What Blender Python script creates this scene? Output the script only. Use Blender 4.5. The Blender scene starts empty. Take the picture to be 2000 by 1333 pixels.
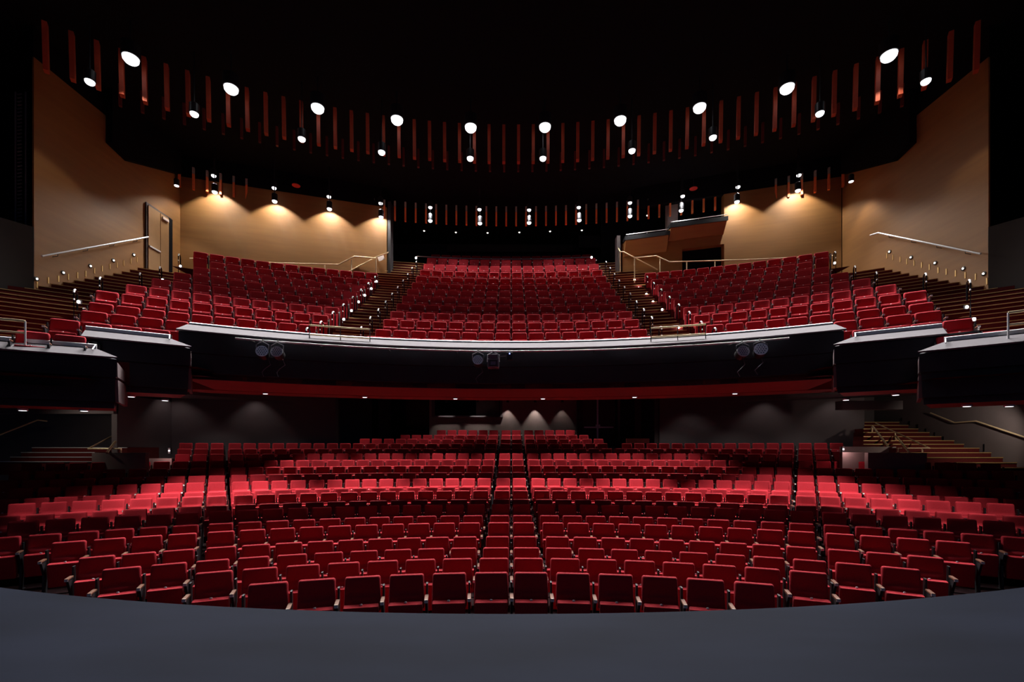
import bpy, bmesh, math, random
from mathutils import Vector, Matrix
random.seed(7)
PI = math.pi
scene = bpy.context.scene
C = scene.collection

# ---------------------------------------------------------------- camera, world, exposure
F = 890.0          # focal length in pixels of the 2000 px wide frame
HY = 873.0         # horizon row
EYE = 2.76         # eye height above the floor of the first seat row
cam_d = bpy.data.cameras.new('camera')
cam = bpy.data.objects.new('camera', cam_d)
C.objects.link(cam)
cam.location = (0, 0, EYE)
cam.rotation_euler = (PI / 2, 0, 0)
cam_d.sensor_width = 36.0
cam_d.lens = F / 2000.0 * 36.0
cam_d.shift_y = (HY - 666.5) / 2000.0
cam_d.shift_x = 0.0008
cam_d.clip_end = 200
scene.camera = cam

world = bpy.data.worlds.new('world')
scene.world = world
world.use_nodes = True
bg = world.node_tree.nodes['Background']
bg.inputs[0].default_value = (0.36, 0.46, 0.90, 1)
bg.inputs[1].default_value = 0.04

scene.view_settings.view_transform = 'Standard'
scene.view_settings.look = 'None'
scene.view_settings.gamma = 1.0
scene.view_settings.use_curve_mapping = False
scene.view_settings.exposure = 0.0

BIG_W = 4600.0      # ten large house spotlights
SMALL_W = 30.0     # small downlights between the fins
RING_W = 850.0      # back ring downlights
WASH_W = 420.0      # wall washers
UNDER_W = 1150.0     # downlights in the balcony soffit
STAGE_W = 60.0     # added fill lights above the stage, out of view

# ---------------------------------------------------------------- materials
def mat(name, col, rough=0.7, metal=0.0, noise=0.0, nscale=30.0, bump=0.0, emit=None, estr=0.0, sheen=0.0, spec=0.5, stretch=None):
    m = bpy.data.materials.new(name)
    m.use_nodes = True
    nt = m.node_tree
    b = nt.nodes['Principled BSDF']
    b.inputs['Base Color'].default_value = (*col, 1)
    b.inputs['Roughness'].default_value = rough
    b.inputs['Metallic'].default_value = metal
    b.inputs['Specular IOR Level'].default_value = spec
    if sheen:
        b.inputs['Sheen Weight'].default_value = sheen
        b.inputs['Sheen Tint'].default_value = (*[min(1, c * 2 + .1) for c in col], 1)
    if emit:
        b.inputs['Emission Color'].default_value = (*emit, 1)
        b.inputs['Emission Strength'].default_value = estr
    if noise or bump:
        tc = nt.nodes.new('ShaderNodeTexCoord')
        mp = nt.nodes.new('ShaderNodeMapping')
        if stretch:
            mp.inputs['Scale'].default_value = stretch
        nt.links.new(tc.outputs['Object'], mp.inputs[0])
        n = nt.nodes.new('ShaderNodeTexNoise')
        n.inputs['Scale'].default_value = nscale
        n.inputs['Detail'].default_value = 4
        nt.links.new(mp.outputs[0], n.inputs['Vector'])
        if noise:
            r = nt.nodes.new('ShaderNodeValToRGB')
            r.color_ramp.elements[0].position = 0.3
            r.color_ramp.elements[1].position = 0.7
            r.color_ramp.elements[0].color = (*[c * (1 - noise) for c in col], 1)
            r.color_ramp.elements[1].color = (*[min(1, c * (1 + noise)) for c in col], 1)
            nt.links.new(n.outputs[0], r.inputs[0])
            nt.links.new(r.outputs[0], b.inputs['Base Color'])
        if bump:
            bp = nt.nodes.new('ShaderNodeBump')
            bp.inputs['Strength'].default_value = bump
            bp.inputs['Distance'].default_value = 0.01
            nt.links.new(n.outputs[0], bp.inputs['Height'])
            nt.links.new(bp.outputs[0], b.inputs['Normal'])
    return m

M = {}
M['fabric'] = mat('red_fabric', (0.38, 0.018, 0.030), 0.85, noise=0.12, nscale=60, sheen=0.25, spec=0.2)
M['wood'] = mat('arm_wood', (0.16, 0.07, 0.045), 0.4, noise=0.25, nscale=20, stretch=(1, 8, 1))
M['steel'] = mat('bright_steel', (0.75, 0.75, 0.78), 0.35, metal=0.45)
M['black_metal'] = mat('black_metal', (0.012, 0.013, 0.016), 0.45)
M['gloss_black'] = mat('gloss_black_tube', (0.03, 0.03, 0.035), 0.18, metal=0.8)
M['brass'] = mat('pale_brass', (0.78, 0.62, 0.38), 0.35, metal=0.45)
M['mustard'] = mat('mustard_panel', (0.27, 0.122, 0.031), 0.6, noise=0.08, nscale=1.2, stretch=(0.5, 0.5, 6))
M['taupe'] = mat('taupe_paint', (0.105, 0.085, 0.09), 0.8, noise=0.06, nscale=2)
M['greywall'] = mat('dark_grey_brown_paint', (0.018, 0.015, 0.016), 0.85, noise=0.05, nscale=2)
M['block'] = mat('painted_block', (0.32, 0.25, 0.235), 0.8, noise=0.05, nscale=4)
M['darkwall'] = mat('dark_wall', (0.035, 0.033, 0.038), 0.85, noise=0.1, nscale=1.5)
M['black'] = mat('black_paint', (0.004, 0.0045, 0.007), 0.95, spec=0.1)
M['fascia'] = mat('charcoal_fascia', (0.022, 0.024, 0.032), 0.75, noise=0.12, nscale=2, spec=0.3)
M['fascia_end'] = mat('brown_grey_end_panel', (0.14, 0.105, 0.11), 0.7)
M['ledge'] = mat('pale_ledge', (0.15, 0.141, 0.154), 0.8, noise=0.05, nscale=6, spec=0.1)
M['soffit'] = mat('red_soffit', (0.22, 0.036, 0.024), 0.7, noise=0.04, nscale=3)
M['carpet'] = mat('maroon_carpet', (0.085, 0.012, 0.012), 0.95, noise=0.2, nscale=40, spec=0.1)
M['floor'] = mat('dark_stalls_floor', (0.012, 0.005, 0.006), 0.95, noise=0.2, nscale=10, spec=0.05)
M['nosing'] = mat('brass_nosing', (0.75, 0.50, 0.20), 0.4, metal=0.6)
M['stage'] = mat('stage_floor', (0.0085, 0.0108, 0.0195), 0.75, noise=0.22, nscale=0.9, bump=0.05, stretch=(0.5, 1.6, 1), spec=0.04)
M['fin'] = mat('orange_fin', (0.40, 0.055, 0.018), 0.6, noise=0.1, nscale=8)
M['fin_rear'] = mat('orange_fin_painted_lit', (0.85, 0.19, 0.05), 0.6, noise=0.1, nscale=8)  # lighter copy of the fin orange; stands in for light on the rear arc
M['fin_dim'] = mat('orange_fin_painted_dim', (0.13, 0.012, 0.01), 0.7)  # darkened copy of the fin colour; the faint look is painted in
M['fin_top'] = mat('grey_perforated_top', (0.38, 0.33, 0.28), 0.7, noise=0.6, nscale=45)
M['glow'] = mat('lamp_glow', (1, 1, 1), 0.5, emit=(0.93, 0.95, 1.0), estr=2.6)
M['glow_mid'] = mat('small_lamp_glow', (1, 1, 1), 0.5, emit=(0.95, 0.95, 1.0), estr=2.6)
M['glow_soft'] = mat('soft_lamp_glow', (1, 1, 1), 0.5, emit=(1.0, 0.93, 0.82), estr=5)
M['step_glow'] = mat('step_lamp_glow', (1, 1, 1), 0.5, emit=(1.0, 0.9, 0.75), estr=14)
M['aisle_glow'] = mat('aisle_lamp_glow', (1, 1, 1), 0.5, emit=(1.0, 0.93, 0.9), estr=25)
M['lens'] = mat('glass_lens', (0.12, 0.16, 0.22), 0.15, spec=0.8)
M['blue_led'] = mat('blue_indicator', (0.1, 0.1, 1), 0.4, emit=(0.15, 0.2, 1), estr=8)
M['grey_box'] = mat('grey_housing', (0.13, 0.12, 0.15), 0.5)
M['paper'] = mat('white_notice', (0.85, 0.82, 0.8), 0.6)
M['red_disc'] = mat('red_sprinkler_plate', (0.45, 0.03, 0.03), 0.5)
M['door'] = mat('brown_door', (0.30, 0.17, 0.075), 0.5, noise=0.1, nscale=2)
M['darkdoor'] = mat('dark_door', (0.05, 0.035, 0.035), 0.6)

# ---------------------------------------------------------------- helpers
def P(px, py, Y):
    """the point that the photograph shows at (px, py) when it is Y metres away"""
    return Vector(((px - 1000) * Y / F, Y, EYE + (HY - py) * Y / F))

def tag(o, label=None, cat=None, group=None, kind=None):
    if label: o['label'] = label
    if cat: o['category'] = cat
    if group: o['group'] = group
    if kind: o['kind'] = kind
    return o

def empty(name, loc=(0, 0, 0), rz=0.0):
    o = bpy.data.objects.new(name, None)
    o.empty_display_size = 0.1
    C.objects.link(o)
    o.location = loc
    o.rotation_euler = (0, 0, rz)
    return o

class MB:
    def __init__(self):
        self.v = []; self.f = []; self.m = []
    def add(self, vs, fs, mi=0):
        o = len(self.v)
        self.v += [tuple(v) for v in vs]
        for f in fs:
            self.f.append(tuple(i + o for i in f)); self.m.append(mi)
        return self
    def box(self, a, b, mi=0, mtx=None):
        x0, y0, z0 = a; x1, y1, z1 = b
        vs = [Vector(p) for p in ((x0,y0,z0),(x1,y0,z0),(x1,y1,z0),(x0,y1,z0),(x0,y0,z1),(x1,y0,z1),(x1,y1,z1),(x0,y1,z1))]
        if mtx: vs = [mtx @ v for v in vs]
        return self.add(vs, [(0,3,2,1),(4,5,6,7),(0,1,5,4),(1,2,6,5),(2,3,7,6),(3,0,4,7)], mi)
    def quad(self, a, b, c, d, mi=0):
        return self.add([a, b, c, d], [(0, 1, 2, 3)], mi)
    def prism(self, pts, off, mi=0):
        """closed polygon pts pushed by vector off"""
        n = len(pts); off = Vector(off)
        vs = [Vector(p) for p in pts] + [Vector(p) + off for p in pts]
        fs = [tuple(range(n)), tuple(range(2 * n - 1, n - 1, -1))]
        for i in range(n):
            j = (i + 1) % n
            fs.append((i, i + n, j + n, j))
        return self.add(vs, fs, mi)
    def tube(self, pts, r, n=8, mi=0, closed=False):
        pts = [Vector(p) for p in pts]
        m = len(pts); base = len(self.v); up = Vector((0, 0, 1))
        for i, p in enumerate(pts):
            if closed: d = pts[(i + 1) % m] - pts[i - 1]
            elif i == 0: d = pts[1] - pts[0]
            elif i == m - 1: d = pts[-1] - pts[-2]
            else: d = (pts[i + 1] - p).normalized() + (p - pts[i - 1]).normalized()
            d.normalize()
            a = d.cross(up)
            if a.length < 0.05: a = d.cross(Vector((0, 1, 0)))
            a.normalize(); b = a.cross(d)
            for k in range(n):
                t = 2 * PI * k / n
                self.v.append(tuple(p + a * math.cos(t) * r + b * math.sin(t) * r))
        for i in range(m if closed else m - 1):
            for k in range(n):
                k2 = (k + 1) % n; i2 = (i + 1) % m
                self.f.append((base + i*n + k, base + i*n + k2, base + i2*n + k2, base + i2*n + k)); self.m.append(mi)
        if not closed:
            self.f.append(tuple(base + k for k in range(n - 1, -1, -1))); self.m.append(mi)
            self.f.append(tuple(base + (m-1)*n + k for k in range(n))); self.m.append(mi)
        return self
    def lathe(self, prof, n=16, mi=0, mtx=None):
        """prof: list of (r, z) about the z axis"""
        base = len(self.v)
        for r, z in prof:
            for k in range(n):
                t = 2 * PI * k / n
                p = Vector((r * math.cos(t), r * math.sin(t), z))
                if mtx: p = mtx @ p
                self.v.append(tuple(p))
        for i in range(len(prof) - 1):
            for k in range(n):
                k2 = (k + 1) % n
                self.f.append((base+i*n+k, base+i*n+k2, base+(i+1)*n+k2, base+(i+1)*n+k)); self.m.append(mi)
        self.f.append(tuple(base + k for k in range(n - 1, -1, -1))); self.m.append(mi)
        self.f.append(tuple(base + (len(prof)-1)*n + k for k in range(n))); self.m.append(mi)
        return self
    def mesh(self, name, mats):
        me = bpy.data.meshes.new(name)
        me.from_pydata(self.v, [], self.f)
        if not isinstance(mats, (list, tuple)): mats = [mats]
        for m in mats: me.materials.append(m)
        me.polygons.foreach_set('material_index', self.m)
        me.update()
        return me
    def build(self, name, mats, parent=None, smooth=False, bevel=0.0):
        me = self.mesh(name, mats)
        if smooth: me.polygons.foreach_set('use_smooth', [True] * len(me.polygons))
        o = bpy.data.objects.new(name, me)
        C.objects.link(o)
        if parent: o.parent = parent
        if bevel:
            bv = o.modifiers.new('b', 'BEVEL'); bv.width = bevel; bv.segments = 2; bv.limit_method = 'ANGLE'
        return o

def struct(name, mb, m, **k):
    o = mb.build(name, m, **k); o['kind'] = 'structure'; return o

def copy_tree(o, parent=None):
    c = o.copy(); C.objects.link(c)
    if parent: c.parent = parent
    for ch in list(o.children): copy_tree(ch, c)
    return c

# concentric families of curved rows: curve Yc crosses the centre line Yc metres away
def arcY(Yc, X, k):
    return Yc * (1 - k) + math.sqrt(max((k * Yc) ** 2 - X * X, 0.01))
def arc_s(Yc, s, k):
    R = k * Yc; th = s / R
    return R * math.sin(th), Yc - R * (1 - math.cos(th)), th
def arc_t(t, k):
    """Y on the unit curve at view tangent t"""
    a = 1 + t * t; b = -2 * (1 - k); c = (1 - k) ** 2 - k * k
    return (-b + math.sqrt(b * b - 4 * a * c)) / (2 * a)
def arc_px(px, Yc, k):
    t = (px - 1000) / F; Y = Yc * arc_t(t, k)
    return t * Y, Y
KS, KB, KF = 1.60, 1.35, 1.25   # stalls, balcony, fascia

ORD = ['first','second','third','fourth','fifth','sixth','seventh','eighth','ninth','tenth','eleventh','twelfth','thirteenth','fourteenth','fifteenth','sixteenth','seventeenth','eighteenth','nineteenth']
def ordw(n):
    if n <= 19: return ORD[n - 1]
    t = {2:'twent',3:'thirt',4:'fort',5:'fift',6:'sixt'}[n // 10]
    return t + 'ieth' if n % 10 == 0 else t + 'y-' + ORD[n % 10 - 1]

def spot(name, loc, W, size, blend=0.5, col=(1, .96, .92), rad=0.08, aim=None, parent=None):
    l = bpy.data.lights.new(name, 'SPOT')
    l.energy = W; l.spot_size = math.radians(size); l.spot_blend = blend; l.color = col; l.shadow_soft_size = rad
    o = bpy.data.objects.new(name, l); C.objects.link(o)
    o.location = loc
    if aim is not None:
        o.rotation_euler = (Vector(aim) - Vector(loc)).to_track_quat('-Z', 'Y').to_euler()
    if parent: o.parent = parent
    return o

# ---------------------------------------------------------------- stage
def stage_edge(X):       # edge bows away from the audience in the middle
    R = 22.3; return 4.63 + R - math.sqrt(R * R - X * X)
STZ = EYE - 327 * 4.63 / F
mb = MB()
xs = [-14 + i * 0.5 for i in range(57)]
for i in range(len(xs) - 1):
    a, b = xs[i], xs[i + 1]
    ya, yb = stage_edge(a), stage_edge(b)
    mb.quad((a, -5, STZ), (b, -5, STZ), (b, yb, STZ), (a, ya, STZ))
    mb.quad((a, ya, STZ), (b, yb, STZ), (b, yb, -0.2), (a, ya, -0.2))
struct('floor_stage', mb, M['stage'])

# ---------------------------------------------------------------- stalls floor
S = 0.56
ytop = [1119.4,1091.3,1070.6,1048.7,1021.4,1007.3,985.5,975.8,958.6,951.2,934.8,923.1,909.7,898,886,876.6,866.7,858,850.4,840.8]
NR = 20
SY = [6.44 + .954 * i for i in range(NR)]
TOPH = 0.98
SZ = [EYE - (y - HY) * Y / F - TOPH for y, Y in zip(ytop, SY)]   # floor height of every row
mb = MB()
def strip(mb, Ya, Yb, za, zb, x0, x1, k, n=24, mi=0):
    for i in range(n):
        a = x0 + (x1 - x0) * i / n; b = x0 + (x1 - x0) * (i + 1) / n
        mb.quad((a, arcY(Ya, a, k), za), (b, arcY(Ya, b, k), za), (b, arcY(Yb, b, k), zb), (a, arcY(Yb, a, k), zb), mi)
yb = 4.0
for i in range(NR):
    ye = SY[i] + 0.22 if i < NR - 1 else SY[i] + 2.5
    lim = lambda Y: min(17.0, KS * Y * 0.93)
    L = lim(yb)
    if i >= 14: L = 14.3
    if i >= 17: L = 7.2
    strip(mb, yb, ye, SZ[i], SZ[i], -L, L, KS)
    if i < NR - 1: strip(mb, ye, ye, SZ[i], SZ[i + 1], -L, L, KS)
    yb = ye
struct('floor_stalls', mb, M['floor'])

# ---------------------------------------------------------------- one theatre seat
def backrest_mb(W=0.47, r=0.035):
    mb = MB()
    H, z0, th = 0.47, 0.51, 0.075
    zs = [0, .012, .03, .09, .15, .185, .20, .215, .27, .35, H - r - .03, H - r, H - r * .5, H - r * .17, H]
    us = [-1, -.96, -.88, -.72, -.4, 0, .4, .72, .88, .96, 1]
    def hw(z):
        h = W / 2 + 0.010 * (1 - z / H)
        if z > H - r: h -= r - math.sqrt(max(r * r - (z - (H - r)) ** 2, 0))
        if z < r: h -= (r - math.sqrt(max(r * r - (r - z) ** 2, 0))) * .6
        return h
    def prof(z, u):
        inner = max(0, min(1, (0.9 - abs(u)) / 0.22))
        if z < .185: p = .012
        elif z < .215: p = .012 - (z - .185) / .03 * .052
        else: p = -.040 + (z - .215) / (H - .215) * .046
        return p * inner
    n = len(us)
    for side in (0, 1):
        for z in zs:
            for u in us:
                x = u * hw(z)
                d = min(z, H - z, hw(z) - abs(x))
                e = math.sqrt(max(0, 1 - (1 - min(d / .03, 1)) ** 2))
                if side == 0: y = -th / 2 * e - prof(z, u)
                else: y = th / 2 * e * .8
                mb.v.append((x, y + 0.075 * (z / H) - 0.03, z0 + z))
    for side in (0, 1):
        o = side * n * len(zs)
        for i in range(len(zs) - 1):
            for j in range(n - 1):
                q = (o + i*n + j, o + i*n + j + 1, o + (i+1)*n + j + 1, o + (i+1)*n + j)
                mb.f.append(q if side == 0 else q[::-1]); mb.m.append(0)
    return mb
def soft_box(mb, cx, cy, cz, sx, sy, sz, r, tilt=0.0, mi=0):
    """box with rounded edges made of a subdivided cube"""
    bm = bmesh.new()
    bmesh.ops.create_cube(bm, size=1)
    bmesh.ops.scale(bm, vec=(sx, sy, sz), verts=bm.verts)
    bmesh.ops.bevel(bm, geom=bm.edges[:], offset=r, segments=2, profile=0.6, affect='EDGES')
    bmesh.ops.rotate(bm, cent=(0, 0, 0), matrix=Matrix.Rotation(tilt, 3, 'X'), verts=bm.verts)
    bmesh.ops.translate(bm, vec=(cx, cy, cz), verts=bm.verts)
    bm.verts.index_update()
    vs = [v.co[:] for v in bm.verts]; fs = [[v.index for v in f.verts] for f in bm.faces]
    mb.add(vs, fs, mi); bm.free(); return mb
def cushion_mb():
    return soft_box(MB(), 0, -0.155, 0.435, 0.45, 0.115, 0.42, 0.022, tilt=0.10)
def plate_mb():
    mtx = Matrix.Translation((0, -0.172, 0.652)) @ Matrix.Diagonal((1, .6, 1.2, 1))
    return MB().lathe([(0.019, -0.006), (0.019, 0.004), (0.014, 0.010), (0.002, 0.011)], 12, mtx=mtx)
def arm_mb(x):
    mb = MB()
    soft_box(mb, x, -0.22, 0.715, 0.052, 0.24, 0.03, 0.01)
    return mb
def armtip_mb(x):
    mb = MB()
    soft_box(mb, x, -0.335, 0.702, 0.048, 0.012, 0.036, 0.004)
    return mb
def std_mb(x):
    mb = MB()
    mb.prism([(x - .016, -.30, .69), (x - .016, -.04, .69), (x - .016, -.02, .52), (x - .016, -.08, .0), (x - .016, -.20, .0), (x - .016, -.17, .45)], (.032, 0, 0))
    mb.box((x - .03, -.24, 0), (x + .03, -.04, .012))
    mb.box((x - .012, -.06, .5), (x + .012, .03, .86))
    return mb
AX = S / 2
ML = {'backrest': M['fabric'], 'cushion': M['fabric'], 'plate': M['steel'], 'arm': M['wood'], 'tip': M['steel'], 'std': M['black_metal']}
def make_seat(name, both=False, W=0.47, r=0.035):
    t = empty(name)
    backrest_mb(W, r).build('backrest', M['fabric'], t, smooth=True)
    c = cushion_mb().build('seat_cushion', M['fabric'], t)
    plate_mb().build('number_plate', M['steel'], c)
    for x in ((AX,) if not both else (AX, -AX)):
        a = arm_mb(x).build('armrest', M['wood'], t)
        armtip_mb(x).build('armrest_tip', M['steel'], a)
        std_mb(x).build('side_standard', M['black_metal'], t)
    return t
# light version for the seats past the three hundred largest
_b = backrest_mb(); _c = cushion_mb(); _a = arm_mb(AX); _s = std_mb(AX); _p = plate_mb(); _t = armtip_mb(AX)
FAR = MB()
FARB = MB()
for src, mi in ((_b, 0), (_c, 0), (_a, 1), (_s, 2), (_p, 3), (_t, 3)):
    FAR.add(src.v, src.f, mi)
for src, mi in ((backrest_mb(.505, .055), 0), (_c, 0), (_a, 1), (_s, 2), (_p, 3), (_t, 3)):
    FARB.add(src.v, src.f, mi)

# list of every seat: (X, Y, Z, rotation, area, row, side, order, end)
seats = []
def cx_px(X, Y): return 1000 + F * X / Y
ext = {0: 576, 1: 680, 2: 836, 3: 898, 4: 945, 5: 1100}
for i in range(NR):
    for sgn in (-1, 1):
        s = 0.0; n = 0; blk = False
        while True:
            if n == 0: s = S / 2
            elif n == 1: s += S + (0.10 if i >= 3 else 0.03)
            else: s += S + (0.028 if i < 3 else 0.0)
            x, y, th = arc_s(SY[i], s * sgn, KS)
            dp = abs(cx_px(x, y) - 1000)
            if not blk and dp > 568 and i >= 3:
                s += 0.09; blk = True
                x, y, th = arc_s(SY[i], s * sgn, KS); dp = abs(cx_px(x, y) - 1000)
            hw = 0.28 * F / y
            lim = ext.get(i, 1085)
            if i == 12: lim = 1010
            if i == 13: lim = 975
            if i in (14, 15, 16): lim = 664 if sgn < 0 else 648
            if i == 17: lim = 300 if sgn < 0 else 190
            if i == 18: lim = 232 if sgn < 0 else 168
            if i == 19: lim = 160 if sgn < 0 else 130
            if dp + hw > lim + 2: break
            n += 1
            if i == 16 and sgn > 0 and 192 < dp < 224: continue
            seats.append([x, y, SZ[i], -th, 'stalls', i + 1, sgn, n, False])
        if seats: seats[-1][8] = True

# balcony rows
btop = {-1: 700, 0: 681.8, 1: 663.8, 2: 649.6, 3: 630, 4: 614, 5: 598.5, 6: 583.2, 7: 569.7, 8: 556.8, 9: 543.8, 10: 531.8, 11: 519.8, 12: 507.8, 13: 500.6}
def BYc(u): return 14.4 + 0.9 * (u - 1)
def btopz(u):
    if u <= 0: return EYE + (2.91 if u == 0 else 2.39)
    if u == 13: return EYE + (HY - 500.6) * 25.6 / F
    return EYE + (HY - btop[u]) * BYc(u) / F
def bfloor(u):
    """floor height on the balcony at row position u (rows are whole numbers)"""
    a = math.floor(u); a = max(-1, min(12, a)); b = a + 1; f = u - a
    return (btopz(a) * (1 - f) + btopz(b) * f) - TOPH
XL = {9: 13.1, 8: 12.3, 7: 12.1, 6: 12.05, 5: 12.0, 4: 12.0, 3: 11.9, 2: 11.4, 1: 10.95, 0: 10.55, -1: 10.25}
for u in range(1, 14):
    Yc = BYc(u) if u < 13 else 25.6
    for sgn in (-1, 1):
        for n in range(8):
            s = (n + .5) * S
            x, y, th = arc_s(Yc, s * sgn, KB)
            seats.append([x, y, btopz(u) - TOPH, -th, 'centre', u, sgn, n + 1, n == 7])
for u in range(-1, 10):
    Yc = BYc(u); R = KB * Yc
    for sgn in (-1, 1):
        x0 = {0: 8.5, -1: 9.2}.get(u, 6.12)
        s = R * math.asin(x0 / R) + S / 2; n = 0
        while True:
            x, y, th = arc_s(Yc, s * sgn, KB)
            if abs(x) + 0.24 > XL[u] + 0.12: break
            n += 1
            seats.append([x, y, btopz(u) - TOPH, -th, 'side', u, sgn, n, n == 1])
            s += S
        seats[-1][8] = True
# the three hundred that show largest
def vis(s):
    x, y = s[0], s[1]; px = cx_px(x, y)
    if px < -10 or px > 2010: return -1
    if s[4] == 'side' and s[5] == -1 and False: return -1
    sz = F / math.hypot(y, x * 0.5)
    if s[4] == 'stalls' and s[5] in (6, 8, 10): sz *= 0.9
    return sz
seats_in = [s for s in seats if vis(s) > 0]
order = sorted(range(len(seats_in)), key=lambda k: -vis(seats_in[k]))
near = set(order[:300])
proto = make_seat('theatre_seat'); proto2 = make_seat('theatre_seat', both=True)
protoB = make_seat('theatre_seat', W=.505, r=.055); protoB2 = make_seat('theatre_seat', both=True, W=.505, r=.055)
used = {id(q): False for q in (proto, proto2, protoB, protoB2)}
big = MB()
blockname = {-1: 'left', 1: 'right'}
for k, s in enumerate(seats_in):
    x, y, z, rz, area, row, sgn, n, end = s
    if k in near:
        two = (end and sgn < 0) or (area == 'side' and end)
        pr = (proto2 if two else proto) if area == 'stalls' else (protoB2 if two else protoB)
        if not used[id(pr)]:
            o = pr; used[id(pr)] = True
        else: o = copy_tree(pr)
        o.location = (x, y, z); o.rotation_euler = (0, 0, rz)
        side = blockname[sgn]
        if area == 'stalls':
            lead = 'front row of the stalls' if row == 1 else '%s row of the stalls from the stage' % ordw(row)
            lab = 'red folding seat, %s, %s %s of centre' % (lead, ordw(n), side)
            grp = 'red folding seats of the stalls'
        elif area == 'centre':
            lab = 'red balcony seat, centre block, %s row up, %s %s of centre' % (ordw(row), ordw(n), side)
            grp = 'red seats of the balcony centre block'
        else:
            lab = 'red balcony seat, %s block, %s row up from lowest, %s from its inner end' % (side, ordw(row + 2), ordw(n))
            grp = 'red seats of the balcony side blocks'
        tag(o, lab, 'seat', grp)
    else:
        mtx = Matrix.Translation((x, y, z)) @ Matrix.Rotation(rz, 4, 'Z')
        FR = FAR if area == 'stalls' else FARB
        big.add([mtx @ Vector(v) for v in FR.v], [], 0)
        off = len(big.v) - len(FR.v)
        for f, m_ in zip(FR.f, FR.m):
            big.f.append(tuple(i + off for i in f)); big.m.append(m_)
o = big.build('theatre_seats', [M['fabric'], M['wood'], M['black_metal'], M['steel']], smooth=False)
tag(o, 'remaining smaller red folding seats of the far stalls and upper balcony rows', 'seats', kind='stuff')
print('SEATS', len(seats_in), len(near), [used[id(q)] for q in (proto, proto2, protoB, protoB2)])

# ---------------------------------------------------------------- balcony floor, aisle stairs
def Xl_at(u):
    u = max(-1, min(9, u)); a = math.floor(u); b = min(9, a + 1); f = u - a
    return XL[a] * (1 - f) + XL[b] * f
mb = MB()
FRONT0 = 13.75
for u in range(-1, 14):
    ya = BYc(u) - 0.68; yb2 = BYc(u) + 0.22 if u < 13 else 29
    if u == 13: ya = BYc(12) + 0.22
    if u == 1: ya = FRONT0
    z = btopz(u) - TOPH; zn = btopz(min(u + 1, 13)) - TOPH
    for sgn in (-1, 1):
        if u >= 1:
            xa, xb = 0, 4.62 * sgn
            strip(mb, ya, yb2, z, z, xa, xb, KB, 8)
            if u < 13: strip(mb, yb2, yb2, z, zn, xa, xb, KB, 8)
        if u <= 9:
            x0 = {0: 7.6, -1: 8.75}.get(u, 6.0)
            xo = Xl_at(u) + 0.05
            yb3 = yb2 + (2.2 if u == 9 else 0)
            strip(mb, ya, yb3, z, z, x0 * sgn, xo * sgn, KB, 12)
            if u < 9: strip(mb, yb2, yb2, z, zn, x0 * sgn, xo * sgn, KB, 12)
struct('floor_balcony', mb, M['carpet'])

def stair_flight(name, label, u0, u1, xin, xout, sub=3, group=None, off=-.68):
    """curved steps between two x limits; three treads to a seat row"""
    root = empty(name, (0, 0, 0))
    st = MB(); u = u0; idx = 0
    nos = []
    while u < u1 - 1e-6:
        un = u + 1.0 / sub
        Ya = BYc(u) + off; Yb = BYc(un) + off
        z = bfloor(u); zn = bfloor(un)
        a, b = xin(u), xout(u)
        strip(st, Ya, Yb, z, z, a, b, KB, 8)
        strip(st, Yb, Yb, z, zn, a, b, KB, 8)
        nb = MB()
        a, b = xin(un), xout(un)
        pts = []
        for i in range(9):
            X = a + (b - a) * i / 8
            pts.append((X, arcY(Yb, X, KB)))
        for i in range(8):
            (xa, ya), (xb, yb_) = pts[i], pts[i + 1]
            nb.add([(xa, ya - .012, zn - .013), (xb, yb_ - .012, zn - .013), (xb, yb_ - .012, zn + .006), (xa, ya - .012, zn + .006),
                    (xa, ya + .03, zn - .022), (xb, yb_ + .03, zn - .022), (xb, yb_ + .03, zn + .006), (xa, ya + .03, zn + .006)],
                   [(0, 1, 2, 3), (3, 2, 6, 7), (7, 6, 5, 4), (0, 4, 5, 1), (1, 5, 6, 2), (0, 3, 7, 4)])
        nb.build('nosing', M['nosing'], root)
        u = un
    st.build('carpeted_steps', M['carpet'], root)
    tag(root, label, 'stairs', group)
    return root
for sgn in (-1, 1):
    sd = blockname[sgn]
    stair_flight('aisle_stairs', 'steep %s aisle stairs between balcony seat blocks with brass-edged maroon steps' % sd, 1, 12.99,
                 lambda u, s=sgn: 4.62 * s, lambda u, s=sgn: (6.0 if u < 9.6 else 6.9) * s, group='balcony aisle stairs')
    def xo(u, s=sgn):
        yy = arcY(BYc(u) + .12, 14.5, KB)
        return (14.6 if yy > 13.6 else 18.0) * s
    stair_flight('aisle_stairs', 'wide %s stairs along the mustard side wall, beside the outer balcony seats' % sd, -1, 9.0,
                 lambda u, s=sgn: Xl_at(u) * s, xo, group='balcony side stairs', off=.12)
# landing beside the doors at the top of the side stairs
mb = MB()
for sgn in (-1, 1):
    strip(mb, BYc(9) + .12, BYc(9) + 2.6, bfloor(9), bfloor(9), 13.0 * sgn, 14.6 * sgn, KB, 4)
    strip(mb, BYc(13) - .68, 29, bfloor(12.99), bfloor(12.99), 4.62 * sgn, 6.9 * sgn, KB, 4)
struct('floor_landing', mb, M['carpet'])

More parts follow.
